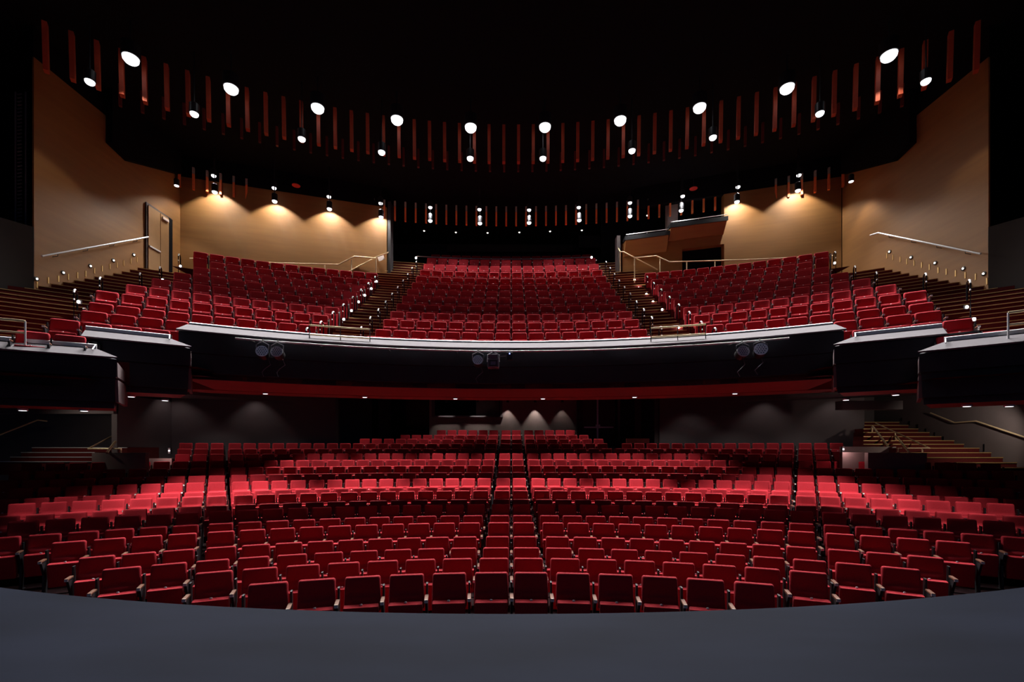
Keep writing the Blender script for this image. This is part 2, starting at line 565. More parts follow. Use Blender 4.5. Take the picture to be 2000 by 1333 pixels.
# ---------------------------------------------------------------- auditorium walls
ZT = EYE + 11.93                      # top edge of the mustard walls
WX = 14.6
def WallY(X):                          # the mustard back walls run slantwise
    return 20.1 + (14.6 - abs(X)) / 8.4 * 2.6
def wp(px, py, d=0.0):
    """point on the slanted back wall seen at (px,py), d metres in front"""
    t = (px - 1000) / F; a = abs(t)
    Y = (20.1 + 14.6 * 2.6 / 8.4) / (1 + a * 2.6 / 8.4) - d
    return Vector((t * Y, Y, EYE + (HY - py) * Y / F))
zl = bfloor(9) - .3
mb = MB()
mb.prism([(-14.6, 13.94, bfloor(4.5)), (-14.6, 20.1, bfloor(4.5)), (-14.6, 20.1, ZT), (-14.6, 13.94, ZT)], (-.05, 0, 0))
struct('wall_left', mb, M['mustard'])
mb = MB()
mb.prism([(14.6, 13.94, bfloor(4.5)), (14.6, 20.1, bfloor(4.5)), (14.6, 20.1, ZT), (14.6, 13.94, ZT)], (.05, 0, 0))
struct('wall_right', mb, M['mustard'])
X1 = wp(757, 500)
mb = MB()
mb.prism([(-14.6, 20.1, zl), (X1.x, X1.y, zl), (X1.x, X1.y, ZT), (-14.6, 20.1, ZT)], (0, .3, 0))
struct('wall_back_left', mb, M['mustard'])
# right back wall with two control-booth openings and a doorway
def wall_poly(mb, pxpy, d=0.0, th=.3):
    pts = []
    for px, py in pxpy:
        p = wp(px, py, d)
        pts.append(p)
    mb.prism(pts, (0, th, 0))
def zpy(px, z):
    p = wp(px, 500); return HY - (z - EYE) * F / p.y
mb = MB()
wall_poly(mb, [(1645, zpy(1645, zl)), (1645, zpy(1645, ZT)), (1416, zpy(1416, ZT)), (1416, zpy(1416, zl))])
wall_poly(mb, [(1416, 440), (1304, 450), (1304, 490.5), (1334, 487), (1416, 477)])
wall_poly(mb, [(1334, 487), (1304, 490.5), (1304, zpy(1304, zl)), (1334, zpy(1334, zl))])
wall_poly(mb, [(1304, 466), (1217, 476), (1217, zpy(1217, zl)), (1304, zpy(1304, zl))])
struct('wall_back_right', mb, M['mustard'])
mb = MB()
wall_poly(mb, [(1334, 487), (1416, 477), (1416, 560), (1334, 560)], d=-.31, th=.02)
struct('door_1', mb, M['black'])
# parapets of the two booths, jutting from the wall
def parapet(x0, y0, x1, y1, h, lab):
    root = empty('booth_parapet', wp((x0 + x1) / 2, (y0 + y1) / 2)[:])
    inv = Matrix.Translation(-root.location)
    a, b = wp(x0, y0), wp(x1, y1)
    za = (a.z + b.z) / 2
    d = .42
    prof = [(0, 0), (-d, 0), (-d, -.10), (-.08, -h), (0, -h)]
    m2 = MB()
    pa = [Vector((a.x, a.y + p, za + q)) - root.location for p, q in prof]
    pb = [Vector((b.x, b.y + p, za + q)) - root.location for p, q in prof]
    m2.add(pa + pb, [tuple(range(5)), tuple(range(9, 4, -1))] + [(i, i + 5, (i + 1) % 5 + 5, (i + 1) % 5) for i in range(5)])
    m2.build('panel', M['mustard'], root)
    m3 = MB()
    pa = [Vector((a.x - .05, a.y + p, za + q)) - root.location for p, q in [(.02, .12), (-d - .04, .12), (-d - .04, -.08), (.02, .002)]]
    pb = [Vector((b.x + .05, b.y + p, za + q)) - root.location for p, q in [(.02, .12), (-d - .04, .12), (-d - .04, -.08), (.02, .002)]]
    m3.add(pa + pb, [tuple(range(4)), tuple(range(7, 3, -1))] + [(i, i + 4, (i + 1) % 4 + 4, (i + 1) % 4) for i in range(4)])
    m3.build('cap', M['black_metal'], root)
    m4 = MB()
    m4.tube([Vector((a.x, a.y - d, za + .2)) - root.location, Vector((b.x, b.y - d, za + .2)) - root.location], .018)
    for f in (0.05, .5, .95):
        q = a.lerp(b, f); q = Vector((q.x, q.y - d, za)) - root.location
        m4.tube([q + Vector((0, 0, .1)), q + Vector((0, 0, .2))], .012)
    m4.build('rail', M['steel'], root)
    tag(root, lab, 'parapet')
parapet(1306, 447, 1413, 440, .55, 'upper booth parapet with thin steel rail on the right balcony wall')
parapet(1220, 473, 1302, 465, .72, 'lower booth parapet with thin steel rail nearest the right stairs')
# booth interiors
mb = MB()
mb.box((4.9, 24.6, 11.0), (13.5, 24.9, 16.5)); mb.box((5.0, 23.0, ZT - 2.6), (5.2, 24.6, 16.5)) if False else None
struct('wall_booth', mb, M['black'])
mb = MB()
a = wp(1305, 450, -.35); b = wp(1328, 450, -.35)
mb.box((a.x, a.y, a.z - .4), (b.x, a.y + .3, ZT + .6))
o = struct('wall_booth_pier', mb, M['block'])
# end post and casing where the right wall meets the dark doorway
mb = MB()
p = wp(1208, 470); mb.box((p.x - .06, p.y - .1, bfloor(9)), (p.x + .12, p.y + .3, EYE + (HY - 462) * p.y / F))
struct('trim_1', mb, M['darkdoor'])
mb = MB()
p = wp(760, 500); mb.box((p.x - .02, p.y - .02, bfloor(9)), (p.x + .12, p.y + .5, ZT + .3))
struct('trim_2', mb, M['darkwall'])
# black walls above the mustard ones, ceiling, dark rear wall
CZ = EYE + 12.9
mb = MB()
mb.box((-30, -6, CZ), (30, 32, CZ + .2))
struct('ceiling', mb, M['black'])
mb = MB()
mb.prism([(-14.62, 13.94, ZT), (-14.62, 20.1, ZT), (-14.62, 20.1, CZ), (-14.62, 13.94, CZ)], (-.28, 0, 0))
mb.prism([(14.62, 13.94, ZT), (14.62, 20.1, ZT), (14.62, 20.1, CZ), (14.62, 13.94, CZ)], (.28, 0, 0))
mb.prism([(-14.6, 20.12, ZT), (X1.x, X1.y + .02, ZT), (X1.x, X1.y + .02, CZ), (-14.6, 20.12, CZ)], (0, .28, 0))
mb.prism([(14.6, 20.12, ZT), (-X1.x, X1.y + .02, ZT), (-X1.x, X1.y + .02, CZ), (14.6, 20.12, CZ)], (0, .28, 0))
struct('wall_upper', mb, M['black'])
# black bulkheads high on the side walls
for sgn in (-1, 1):
    mb = MB()
    prof = [(16.4, CZ), (16.4, EYE + 10.95), (17.2, EYE + 10.8), (19.8, EYE + 11.85), (19.8, CZ)]
    mb.prism([(sgn * 14.59, y, z) for y, z in prof], (-sgn * .25, 0, 0))
    o = mb.build('duct_bulkhead', M['black'])
    tag(o, 'black bulkhead high on the %s mustard side wall' % blockname[sgn], 'bulkhead')
mb = MB()
mb.box((-8, 29.0, 8), (9, 29.3, CZ))
mb.box((-8, 23.0, 8), (-7.8, 29, CZ)); mb.box((8.8, 25, 8), (9, 29, CZ))
struct('wall_rear_balcony', mb, M['darkwall'])
# faint projection window and panel in the rear wall
mb = MB()
mb.box((-.8 * 5, 28.6, P(0, 492, 28.6).z), (2.6 * 1.5, 28.98, P(0, 480, 28.6).z))
o = mb.build('projection_shelf', M['darkdoor']); tag(o, 'dim shelf under the projection window behind the top balcony row', 'shelf')
a = P(1132, 484, 27.5); b = P(1174, 460, 27.5)
mb = MB(); mb.box((a.x, 27.5, a.z), (b.x, 27.6, b.z)); mb.box((a.x + .1, 27.6, a.z + .1), (b.x - .1, 28.95, b.z - .1))
o = mb.build('equipment_panel', M['fascia']); tag(o, 'dark grey equipment panel on the black wall behind the top row', 'panel')
# grey walls beyond the mustard side walls
for sgn in (-1, 1):
    mb = MB()
    pts = []
    for X in (14.6, 15.6, 16.8, 18.4):
        pts.append((X * sgn, arcY(BYc(5.4) - .62 + .25, X, KB) if X > 14.7 else 13.93))
    zb, zt2 = bfloor(4.8) - .5, EYE + 6.72
    for i in range(3):
        (xa, ya), (xb, yb_) = pts[i], pts[i + 1]
        mb.prism([(xa, ya, zb), (xb, yb_, zb), (xb, yb_, zt2), (xa, ya, zt2)], (0, .02, 0))
    struct('wall_%s_grey' % blockname[sgn], mb, M['greywall'])
    # dark service wall far out, behind the technical gallery
    mb = MB()
    mb.box((sgn * 21, -6, -1), (sgn * 21.2, 32, CZ)); mb.box((min(sgn * 14.9, sgn * 21), 16.5, 6), (max(sgn * 14.9, sgn * 21), 16.7, CZ))
    struct('wall_%s_outer' % blockname[sgn], mb, M['black'])
# caged ladder beside the left wall
root = empty('caged_ladder', P(40, 440, 14.2)[:])
def rel(p): return Vector(p) - root.location
mb = MB()
for px in (32, 52):
    mb.tube([rel(P(px, 440, 14.2)), rel(P(px, 180, 14.2))], .022)
mb.build('stile', M['grey_box'], root)
mb = MB()
for k in range(36):
    y = 430 - k * 7
    mb.tube([rel(P(36, y, 14.2)), rel(P(44, y - 1.5, 14.2))], .02, 6)
mb.build('rung_stack', M['grey_box'], root)
tag(root, 'dark metal caged ladder in the shadow beyond the left mustard wall', 'ladder')

# side door at the top of the left stairs, panelling lines and slots along the walls
root = empty('wall_door', (-14.58, 18.6, bfloor(9)))
da, db = P(287, 400, 14.6 / .713 * 0 + 18.22), P(333, 440, 19.48)
mb = MB(); mb.box((0, -.45, 0), (.05, .9, 2.75)); mb.build('door_frame', M['darkdoor'], root)
mb = MB(); mb.box((.05, -.38, 0), (.085, .22, 2.65)); mb.box((.05, .25, 0), (.085, .70, 2.65)); mb.build('door_leaf', M['door'], root)
mb = MB(); mb.box((.05, .72, 0), (.09, .9, 2.7)); mb.build('dark_jamb', M['black'], root)
mb = MB(); mb.box((.085, .3, 2.45), (.15, .62, 2.55)); mb.build('door_closer', M['steel'], root)
mb = MB(); mb.box((.085, -.36, 1.0), (.13, .2, 1.06)); mb.build('push_bar', M['steel'], root)
tag(root, 'brown double door in the left mustard wall at the top of the side stairs', 'door')

for sgn in (-1, 1):
    sd = blockname[sgn]
    # handrail on the side wall
    if sgn < 0: pts = [(-14.42, 14.0, P(75, 502, 14.05).z), (-14.42, 18.1, P(283, 463, 18.1).z)]
    else: pts = [(14.42, 14.0, P(1930, 496, 14.0).z), (14.42, 17.9, P(1719, 455, 17.9).z), (14.42, 18.3, P(1708, 460, 18.3).z)]
    root = empty('wall_handrail', pts[0])
    mb = MB(); mb.tube([Vector(p) - root.location for p in pts], .028); mb.build('rail', M['steel'], root)
    for f in (.12, .37, .62, .87):
        p = Vector(pts[0]).lerp(Vector(pts[1]), f) - root.location
        mb = MB(); mb.tube([p, p + Vector((0, 0, -.09)), p + Vector((sgn * .17, 0, -.11))], .012, 6)
        mb.build('bracket', M['black_metal'], root)
    tag(root, 'long sloping steel handrail on the %s mustard side wall' % sd, 'handrail')
    # step lights and slots
    lp = [(73, 545), (125, 533), (178, 520), (223, 509), (263, 498)] if sgn < 0 else [(1923, 535), (1883, 525), (1828, 514), (1781, 503), (1739, 492)]
    for k, (px, py) in enumerate(lp):
        Y = 14.59 / abs((px - 1000) / F)
        p = P(px, py, Y); p.x = sgn * 14.6
        root = empty('step_light', p[:])
        mtx = Matrix.Rotation(-sgn * PI / 2, 4, 'Y')
        MB().lathe([(.07, 0), (.07, .02), (.05, .025)], 12, mtx=mtx).build('housing', M['black_metal'], root)
        MB().lathe([(.026, .026), (.026, .034), (.008, .036)], 12, mtx=mtx).build('lens', M['step_glow'], root)
        tag(root, 'small round step light on the %s wall, %s up the side stairs' % (sd, ordw(k + 1)), 'light', 'step lights on the side walls')
    sp = [(75, 557), (97, 548), (117, 545), (136, 541), (154, 538), (170, 535), (187, 529), (202, 525), (217, 521), (231, 518), (244, 514), (258, 510), (270, 507)]
    for k, (px, py) in enumerate(sp):
        if sgn > 0: px = 2003 - px; py -= 7
        Y = 14.58 / abs((px - 1000) / F); p = P(px, py, Y)
        mb = MB(); mb.box((-.012 if sgn > 0 else 0, -.02, -.10), (0 if sgn > 0 else .012, .02, .10))
        o = mb.build('wall_slot', M['nosing']); o.location = (sgn * 14.6, p.y, p.z)
        tag(o, 'narrow upright slot in the %s side wall, %s up the stairs' % (sd, ordw(k + 1)), 'vent', 'slots above the side stairs')

# ---------------------------------------------------------------- balcony front
def fascia_run(name, prof_fn, xs, mats, parent):
    """prof_fn(X) -> list of (Y, z); extrude along the xs samples"""
    mb = MB()
    rows = [[(X, y, z) for y, z in prof_fn(X)] for X in xs]
    n = len(rows[0])
    for r in rows: mb.v += r
    for i in range(len(rows) - 1):
        for j in range(n):
            j2 = (j + 1) % n
            mb.f.append((i*n + j, i*n + j2, (i+1)*n + j2, (i+1)*n + j)); mb.m.append(0)
    mb.f.append(tuple(range(n))[::-1]); mb.m.append(0)
    mb.f.append(tuple((len(rows)-1)*n + j for j in range(n))); mb.m.append(0)
    return mb.build(name, mats, parent)
z_cf = EYE + (HY - 680) * 13.4 / F; z_cb = EYE + (HY - 670.5) * 13.72 / F
z_fb = EYE + (HY - 759) * 13.5 / F
z_sl = EYE + 1.585
root = empty('balcony_front', (0, 0, 0))
XE = 8.25
xs = [-XE + 2 * XE * i / 40 for i in range(41)]
A = lambda Yc, X: arcY(Yc, X, KF)
fascia_run('ledge', lambda X: [(A(13.38, X), z_cf), (A(13.72, X), z_cb), (A(13.74, X), z_cb - .05), (A(13.40, X), z_cf - .03)], xs, M['ledge'], root)
fascia_run('fascia', lambda X: [(A(13.46, X), z_cf - .03), (A(13.74, X), z_cb - .06), (A(13.8, X), z_fb), (A(13.60, X), z_fb), (A(13.60, X), z_fb + .13), (A(13.50, X), z_fb + .15), (A(13.50, X), z_fb + .62), (A(13.46, X), z_fb + .64)], xs, M['fascia'], root)
fascia_run('top_rail', lambda X: [(A(13.78, X), z_cb + .06), (A(13.82, X), z_cb + .085), (A(13.84, X), z_cb + .05), (A(13.80, X), z_cb - .06)], xs, M['steel'], root)
fascia_run('upstand', lambda X: [(A(13.775, X), z_cb - .05), (A(13.785, X), z_cb + .055), (A(13.85, X), z_cb + .04), (A(13.88, X), bfloor(1) - .2)], xs, M['black_metal'], root)
tag(root, 'curved charcoal balcony front with pale ledge along the middle', 'balcony front')
o = fascia_run('ceiling_soffit', lambda X: [(A(13.6, X), z_fb + .01), (A(14.66, X), z_sl), (A(14.66, X), z_sl + .3), (A(13.6, X), z_fb + .4)], xs, M['soffit'], None); o['kind'] = 'structure'
xs2 = [-11 + 22 * i / 40 for i in range(41)]
o = fascia_run('ceiling_soffit_rear', lambda X: [(A(14.8, X), z_sl), (A(15.6, X), z_sl), (A(15.6, X), z_sl + .45), (A(14.8, X), z_sl + .3)], xs2, M['soffit'], None); o['kind'] = 'structure'
# dark ceiling above the recess and under the balcony slab
mb = MB()
strip(mb, 14.3, 23.5, z_fb + .5, z_fb + 1.0, -14, 14, KF, 20)
strip(mb, 21.5, 30, z_fb + 1.0, z_fb + 1.3, -8, 8, KF, 10)
struct('ceiling_under_balcony', mb, M['darkwall'])
# lower balcony steps at each side: two stepped-down sections
def side_section(name, tip, far, zrel_f, bot_tip_y, label, soff_d=1.25, left_extra=0.0):
    """tip, far: pixel points of the ledge's front edge; ledge front at eye height + zrel_f"""
    (tx, ty), (fx, fy) = tip, far
    Yt = zrel_f * F / (HY - ty); Yf = zrel_f * F / (HY - fy)
    T = Vector(((tx - 1000) * Yt / F, Yt, 0)); G = Vector(((fx - 1000) * Yf / F, Yf, 0))
    d = (G - T).normalized(); G = G + d * left_extra
    nrm = Vector((-d.y, d.x, 0))
    if nrm.y < 0: nrm = -nrm          # away from the stage
    zf = EYE + zrel_f; zb = EYE + (HY - bot_tip_y) * Yt / F
    root = empty(name, (T.x, T.y, 0))
    inv = -Vector((T.x, T.y, 0))
    L = (G - T).length
    def pt(a, b, z): return T + d * a + nrm * b + Vector((0, 0, z)) + inv
    def run(nm, prof, a0, a1, m):
        mb = MB(); n = len(prof)
        mb.v = [tuple(pt(a0 + (p[2] if len(p) > 2 else 0), p[0], p[1])) for p in prof] + [tuple(pt(a1, p[0], p[1])) for p in prof]
        fs = [(i, (i + 1) % n, (i + 1) % n + n, i + n) for i in range(n)] + [tuple(range(n))[::-1], tuple(range(n, 2 * n))]
        mb.f = fs; mb.m = [0] * len(fs)
        return mb.build(nm, m, root)
    # mitred end: the back of the ledge starts further along
    run('ledge', [(0, zf, 0), (.36, zf + .2, .42), (.38, zf + .15, .44), (.03, zf - .03, .02)], 0, L, M['ledge'])
    run('fascia', [(.07, zf - .04, .03), (.36, zf + .14, .42), (.48, zf - .3, .3), (.48, zb + .13, .10), (.20, zb, .10), (.20, zb + .12, .10), (.12, zb + .14, .08), (.12, (zf + zb) / 2 + .1, .06), (.07, (zf + zb) / 2 + .12, .04)], 0, L, M['fascia'])
    e = MB()
    pr = [(.10, zf - .08, .012), (.85, zf - .28, .29 * .95), (.85, (zf + zb) / 2 + .08, .12), (.14, (zf + zb) / 2 + .14, .025)]
    for pr in ([(.09, zf - .10), (.95, zf - .25), (.95, (zf + zb) / 2 + .10), (.12, (zf + zb) / 2 + .13)], [(.14, (zf + zb) / 2 + .07), (.95, (zf + zb) / 2 + .04), (.95, zb + .10), (.2, zb + .14)]):
        q = [pt(.02, b, z) for b, z in pr]
        e.prism(q, tuple(d * .06))
    e.build('end_panel', M['fascia_end'], root)
    run('top_rail', [(.40, zf + .30, .44), (.45, zf + .32, .44), (.46, zf + .28, .44), (.42, zf + .1, .44)], 0, L, M['steel'])
    run('upstand', [(.405, zf + .16, .46), (.41, zf + .29, .46), (.46, zf + .27, .46), (.47, zf - .7, .46)], 0, L, M['black_metal'])
    m2 = MB()
    m2.tube([pt(.46, .0 + .40, zf + .28), pt(.44, -.0 + .12, zf + .14)], .014) 
    m2.build('end_trim', M['steel'], root)
    run('soffit', [(.22, zb + .01, .12), (soff_d, zb + .01, .3), (soff_d, zb + .2, .3), (.22, zb + .2, .12)], 0, L, M['soffit'])
    tag(root, label, 'balcony front')
    return T, d, nrm, zf, zb
s2l = side_section('balcony_front', (376, 677), (207, 660.6), 2.42, 771, 'short charcoal balcony section with pale ledge, just left of the middle front', left_extra=.4)
s3l = side_section('balcony_front', (231, 698), (0, 681), 1.92, 797.5, 'lowest charcoal balcony section with pale ledge at the left edge', soff_d=1.3, left_extra=3.0)
s2r = side_section('balcony_front', (1629, 673), (1804, 656), 2.44, 767, 'short charcoal balcony section with pale ledge, just right of the middle front', left_extra=.4)
s3r = side_section('balcony_front', (1794, 687), (2000, 666.6), 2.02, 790, 'lowest charcoal balcony section with pale ledge at the right edge', soff_d=1.7, left_extra=3.0)
# slab under the outer balcony rows, closes the view from below
mb = MB()
for sgn in (-1, 1):
    strip(mb, 12.2, 21, EYE + 1.25, EYE + 1.9, 9.2 * sgn, 20.5 * sgn, KB, 12)
    strip(mb, 13.0, 19, EYE + 1.75, EYE + 2.2, 7.6 * sgn, 9.2 * sgn, KB, 6)
struct('ceiling_side_stalls', mb, M['darkwall'])

# guard rails on the ledge in front of the aisle stairs
def guard(px0, px1, y_top0, y_top1, mids, lab, Yc=13.55, k=KF, hgt=.44, zbase=None):
    xa, ya = arc_px(px0, Yc, k); xb, yb_ = arc_px(px1, Yc, k)
    za = EYE + (HY - y_top0) * ya / F; zb = EYE + (HY - y_top1) * yb_ / F
    zt = (za + zb) / 2
    root = empty('guard_rail', (xa, ya, 0))
    def q(f, z): 
        X = xa + (xb - xa) * f; return Vector((X, arcY(Yc, X, k), z)) - root.location
    for nm, h in (('top_rail', 0), ('middle_rail', -.26)):
        mb = MB(); mb.tube([q(i / 8, zt + h) for i in range(9)], .024 if h == 0 else .02); mb.build(nm, M['brass'], root)
    for f in mids:
        mb = MB(); mb.tube([q(f, zt), q(f, zbase if zbase else z_cf + .04)], .014, 6); mb.build('post', M['black_metal'], root)
    tag(root, lab, 'rail', 'guard rails on the balcony ledge')
guard(606, 724, 636, 643, (0, .5, 1), 'brass guard rail on the pale ledge below the left aisle stairs')
guard(1273, 1380, 641, 634, (0, .5, 1), 'brass guard rail on the pale ledge below the right aisle stairs')
for sgn, T in ((-1, s3l), (1, s3r)):
    T0, d, nrm, zf, zb = T
    px = 42 if sgn < 0 else 1975
    t = (px - 1000) / F
    a = (t * T0.y - T0.x) / (d.x - t * d.y)
    root = empty('guard_rail', (T0 + d * a)[:])
    def q(aa, z, r=root): return T0 + d * aa + nrm * .2 + Vector((0, 0, z)) - r.location
    zt = zf + .62
    for nm, h, r in (('top_rail', 0, .026), ('middle_rail', -.24, .02)):
        MB().tube([q(a, zt + h), q(a + 2.6, zt + h)], r).build(nm, M['brass'], root)
    for aa in (a, a + 1.3, a + 2.6):
        MB().tube([q(aa, zt), q(aa, zf + .1)], .016, 6).build('post', M['steel'], root)
    tag(root, 'brass guard rail on the lowest pale ledge at the %s edge' % blockname[sgn], 'rail', 'guard rails on the lowest ledges')
    # black hoop beside the lowest row
    root = empty('seat_hoop', (T0 + d * .5 + nrm * .55)[:])
    w = 0.55
    base = T0 + d * .42 + nrm * .62
    pts = [base + Vector((0, 0, zf - .35)), base + Vector((0, 0, zf + .33)), base + d * .06 + Vector((0, 0, zf + .39)), base + d * (w) + Vector((0, 0, zf + .39)), base + d * (w + .06) + Vector((0, 0, zf + .33)), base + d * (w + .06) + Vector((0, 0, zf - .35))]
    MB().tube([p - root.location for p in pts], .03).build('tube', M['gloss_black'], root)
    tag(root, 'black tubular hoop at the inner end of the lowest %s balcony row' % blockname[sgn], 'rail')

# aisle hoops (stanchions) and aisle lights at the seat row ends
def hoop(loc, rz, lab, h=.95, w=.26, grp='aisle grab hoops'):
    root = empty('grab_hoop', loc, rz)
    pts = [(0, 0, 0), (0, 0, h - .1), (0, .03, h - .03), (0, .1, h), (0, w - .1, h), (0, w - .03, h - .03), (0, w, h - .1), (0, w, h - .5)]
    MB().tube(pts, .022, 8).build('tube', M['gloss_black'], root)
    MB().tube([(0, -.001, h - .3), (0, 0, h - .1), (0, .03, h - .03), (0, .1, h + .001)], .0235, 8).build('polished_bend', M['steel'], root)
    tag(root, lab, 'rail', grp)
def aisle_lamp(loc, lab, r=.038):
    root = empty('aisle_light', loc)
    MB().box((-.05, 0.0, -.05), (.05, .04, .05)).build('housing', M['black_metal'], root)
    MB().lathe([(r, 0), (r * .95, .012), (r * .5, .024), (.002, .028)], 12, mtx=Matrix.Rotation(PI / 2, 4, 'X')).build('lens', M['aisle_glow'], root)
    l = bpy.data.lights.new('aisle_lamp', 'POINT'); l.energy = 3.0; l.color = (1, .85, .8); l.shadow_soft_size = .03
    lo = bpy.data.objects.new('aisle_lamp', l); C.objects.link(lo); lo.parent = root; lo.location = (0, -.09, 0)
    tag(root, lab, 'light', 'aisle lights at the seat row ends')
for sgn in (-1, 1):
    sd = blockname[sgn]
    for u in range(2, 12):
        X = 4.72 * sgn; Yc = BYc(u) - .45
        hoop((X, arcY(Yc, X, KB), bfloor(u) + .0), 0, 'grab hoop on the %s aisle by the centre block, %s row up' % (sd, ordw(u)), h=.92)
    for u in range(1, 9):
        X = 5.92 * sgn; Yc = BYc(u) - .30
        hoop((X, arcY(Yc, X, KB), bfloor(u)), 0, 'grab hoop on the %s aisle by the side block, %s row up' % (sd, ordw(u)), h=1.05)
    al = [(737, 550), (727, 564), (714, 577), (702, 590), (688, 607), (673, 624)] if sgn < 0 else [(1241, 547), (1249, 562), (1264, 575), (1277, 590), (1295, 605), (1327, 640)]
    for k, (px, py) in enumerate(al):
        X = 5.86 * sgn; Y = X * F / (px - 1000)
        aisle_lamp((X, Y, P(px, py, Y).z), 'bright aisle light beside the %s aisle stairs, %s from the top' % (sd, ordw(k + 1)))
    ol = [(155, 590, 11.6), (319, 547, 15.9), (354, 520, 17.6)] if sgn < 0 else [(1632, 514, 17.8), (1890, 600, 11.9), (1904, 624, 10.9), (1916, 652, 10.0)]
    for k, (px, py, Y) in enumerate(ol):
        aisle_lamp(P(px, py, Y)[:], 'bright aisle light at the outer end of the %s seats, %s from the top' % (sd, ordw(len(ol) - k if sgn < 0 else k + 1)))
    oh = [(146, 600, 564, 12.0), (196, 563, 540, 13.6), (274, 556, 532, 15.6), (313, 545, 520, 16.7), (350, 525, 495, 18.0)] if sgn < 0 else [(1897, 600, 545, 11.9), (1811, 565, 532, 13.6), (1715, 560, 530, 15.8), (1673, 550, 518, 16.8), (1634, 525, 490, 18.2)]
    for k, (px, pb, pt_, Y) in enumerate(oh):
        p = P(px, pt_, Y)
        fl = p.z - 1.0
        hoop((p.x, p.y, fl), -math.atan2(p.x, p.y) + .25 * sgn, 'grab hoop at the outer end of the %s balcony rows, %s up' % (sd, ordw(k + 1)), h=1.0, grp='outer grab hoops')
    aisle_lamp(P(814 if sgn < 0 else 1157, 504 if sgn < 0 else 503, 23.4)[:], 'bright light at the %s end of the top balcony handrail' % sd, r=.05)

# handrail before the last balcony rows and rails along the cross aisles
def rail_thing(name, pts, lab, m=M['brass'], posts=(), r=.028, grp=None, cat='handrail', sag=None):
    root = empty(name, pts[0][:])
    MB().tube([Vector(p) - root.location for p in pts], r).build('rail', m, root)
    for p, h in posts:
        q = Vector(p) - root.location
        MB().tube([q, q + Vector((0, 0, -h))], r * .85).build('post', m, root)
    return tag(root, lab, cat, grp)
pts = []
for i in range(25):
    px = 816 + (1154 - 816) * i / 24
    x, y = arc_px(px, 24.9, KB)
    pts.append(Vector((x, y, EYE + (HY - 506.5) * 24.9 / F)))
rail_thing('top_handrail', pts, 'long thin steel handrail in front of the last balcony row', M['steel'], r=.02, posts=[(pts[i], .85) for i in (0, 6, 12, 18, 24)])
# side rails behind the ninth row and at the aisle head
for sgn in (-1, 1):
    sd = blockname[sgn]
    if sgn < 0:
        A1 = [(372, 505, 19.4), (540, 514, 20.9), (663, 517, 21.6), (694, 501, 21.7), (736, 505, 21.5)]
        post = [(636, 517, 21.4, .7), (688, 508, 21.7, .9), (736, 505, 21.5, 1.3)]
        B1 = [(684, 530, 22.2), (737, 502, 22.4), (757, 495, 22.5), (761, 492, 22.8), (765, 483, 23.2)]
    else:
        A1 = [(1628, 500, 19.4), (1455, 508, 20.9), (1309, 512, 21.6), (1283, 500, 21.7), (1241, 504, 21.5)]
        post = [(1398, 511, 21.1, .7), (1343, 512, 21.3, .7), (1291, 504, 21.7, .9), (1241, 504, 21.5, 1.3)]
        B1 = [(1286, 527, 22.2), (1219, 492, 22.4), (1213, 492, 22.5), (1208, 482, 23.0)]
    P3 = [P(*q) for q in A1]
    rail_thing('cross_aisle_rail', P3, 'pale brass rail behind the highest row of the %s seat block' % sd, posts=[(P(a, b, c), h) for a, b, c, h in post], r=.03)
    P4 = [P(*q) for q in B1]
    rail_thing('aisle_rail', P4, 'pale brass rail rising along the wall at the head of the %s aisle' % sd, posts=[(P4[-2], 1.0)], r=.028)
a = wp(746, 504, .1)
mb = MB(); mb.box((-.16, 0, -.12), (.16, .015, .12))
o = mb.build('wall_notice', M['paper']); o.location = a; o.rotation_euler = (0, -.35, 0)
tag(o, 'small tilted white notice on the left wall beside the aisle rail', 'sign')

